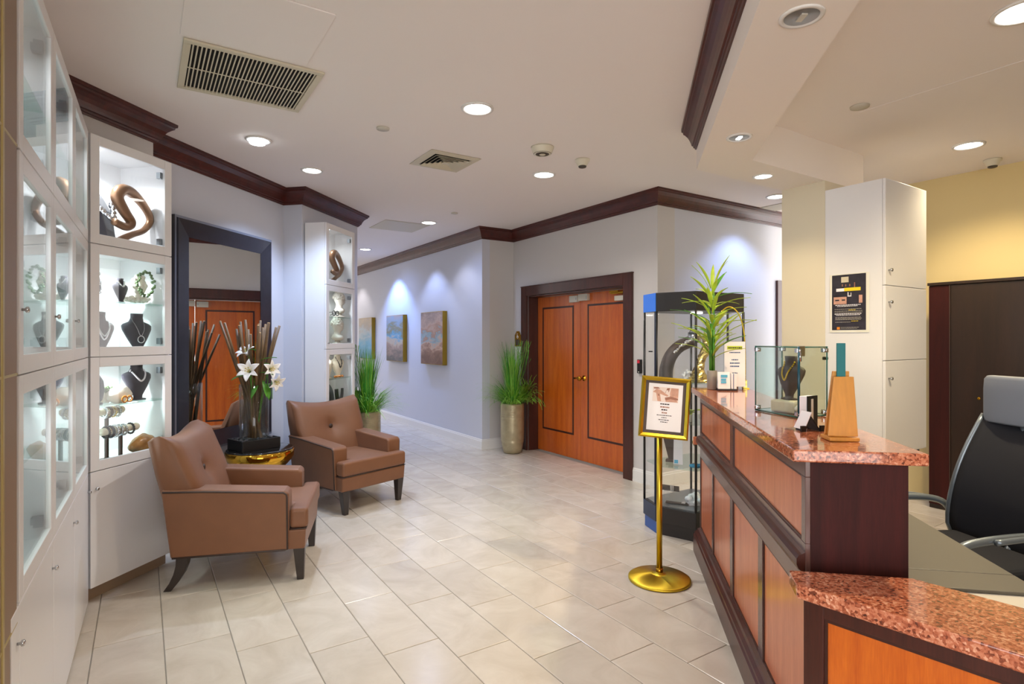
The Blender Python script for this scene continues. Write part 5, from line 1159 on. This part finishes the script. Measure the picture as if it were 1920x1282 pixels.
# vents and detectors
gv = cpt(345, 82); g = empty('air_grille', V3(cpt(467, 148), CEIL), ang(dC), label='large slatted air grille in the ceiling above the cabinets', cat='vent')
gx, gy = .345, .325
b = MB(); f_ = .035
for a in ((-gx, -gy, gx, -gy+f_), (-gx, gy-f_, gx, gy), (-gx, -gy+f_, -gx+f_, gy-f_), (gx-f_, -gy+f_, gx, gy-f_)): b.box(a[0], a[1], -.014, a[2], a[3], -.001)
b.build('frame', 'vent_cream', g, bevel=.003); MB().box(-gx+f_, -gy+f_, -.003, gx-f_, gy-f_, -.001).build('dark_duct', 'vent_dark', g)
ns = 31; s0_ = None
for k in range(ns):
    x = -gx+f_+(k+.5)*(2*gx-2*f_)/ns; o = s0_.copy() if s0_ else MB().hexa([(-.0035, -gy+f_, -.013), (.0035, -gy+f_, -.013), (.0035, gy-f_, -.013), (-.0035, gy-f_, -.013)], [(-.0005, -gy+f_, -.004), (.0055, -gy+f_, -.004), (.0055, gy-f_, -.004), (-.0005, gy-f_, -.004)]).build('slat', 'vent_cream', g)
    if s0_: COL.objects.link(o)
    s0_ = s0_ or o; o.location = (x, 0, 0)
MB().box(-gx+f_, -.004, -.0135, gx-f_, .004, -.0105).build('cross_bar', 'vent_cream', g)
g = empty('square_diffuser', V3(cpt(834, 302), CEIL), ang(dC), label='square ceiling diffuser with stepped louvres near the smoke detector', cat='vent')
def sqring(b, r0, r1, z0, z1):
    for k in range(4):
        Mk = Matrix.Rotation(k*pi/2, 4, 'Z'); b.hexa([(-r1, -r1, z1), (r1, -r1, z1), (r0, -r0, z0), (-r0, -r0, z0)], [(-r1, -r1, z1+.003), (r1, -r1, z1+.003), (r0, -r0, z0+.003), (-r0, -r0, z0+.003)], M=Mk)
b = MB(); sqring(b, .165, .225, -.012, -.006); b.build('frame', 'vent_cream', g)
MB().box(-.166, -.166, -.003, .166, .166, -.001).build('dark_duct', 'vent_dark', g)
for k in range(4): b = MB(); r1 = .155-.034*k; sqring(b, r1-.024, r1, -.006, -.022); b.build('louvre', 'vent_cream', g)
MB().box(-.022, -.022, -.02, .022, .022, -.015).build('centre_plate', 'vent_cream', g)
def panel(px, py, w, h, m, label, name='access_panel'):
    o = MB().box(-w/2, -h/2, -.006, w/2, h/2, -.0008).build(name, m, label=label, cat='panel', loc=V3(cpt(px, py), CEIL), rotz=ang(dC), bevel=.002); return o
panel(749, 424, .62, .62, 'vent_cream', 'flat cream square ceiling panel before the corridor')
panel(480, 45, .60, .58, 'ceiling_paint', 'plain painted ceiling access panel beyond the slatted grille')
o = MB().box(0, -1.7, -.004, 1.05, 0, -.0008).build('access_panel', 'ceiling_paint', label='large plain plasterboard panel in the reception ceiling', cat='panel', loc=(2.295, 3.766, CEIL), rotz=ang(dC), bevel=.002)
panel(1458, 388, .3, .3, 'plate', 'small ceiling hatch half hidden behind the pillar')
for (px, py, r, ll) in ((718, 240, .045, 'flat grey ceiling disc beside the tilted spot lamp'), (852, 399, .04, 'flat grey ceiling disc beside the corridor downlight'), (1612, 199, .055, 'flat grey ceiling disc over the reception')):
    MB().lathe([(r*.2, -.012), (r, -.010), (r*1.02, -.001)], 28).build('sprinkler_cover', 'plate', label=ll, cat='sprinkler', loc=V3(cpt(px, py), CEIL))
o = empty('smoke_detector', V3(cpt(1017, 276), CEIL), label='wide beige smoke detector with dark vents', cat='smoke detector')
MB().lathe([(.065, -.055), (.075, -.045), (.088, -.012), (.09, -.001)], 32).build('body', 'detector', o); MB().lathe([(.035, -.0585), (.07, -.052), (.064, -.0545)], 32).build('vent_ring', 'detector_dark', o); MB().lathe([(.02, -.062), (.028, -.056)], 20).build('centre', 'detector', o)
o0 = None
for (px, py, ll) in ((1092, 299, 'small conical smoke detector next to the wide detector'), (1861, 299, 'small conical smoke detector over the dark wardrobe')):
    o = copy_tree(o0) if o0 else empty('small_detector')
    o.location = V3(cpt(px, py), CEIL); tag(o, ll, 'smoke detector')
    if not o0:
        MB().lathe([(.035, -.055), (.042, -.045), (.055, -.02), (.062, -.016), (.062, -.001)], 28).build('body', 'detector', o); MB().lathe([(.022, -.07), (.032, -.066), (.034, -.056)], 20).build('sensor', 'detector_dark', o); o0 = o
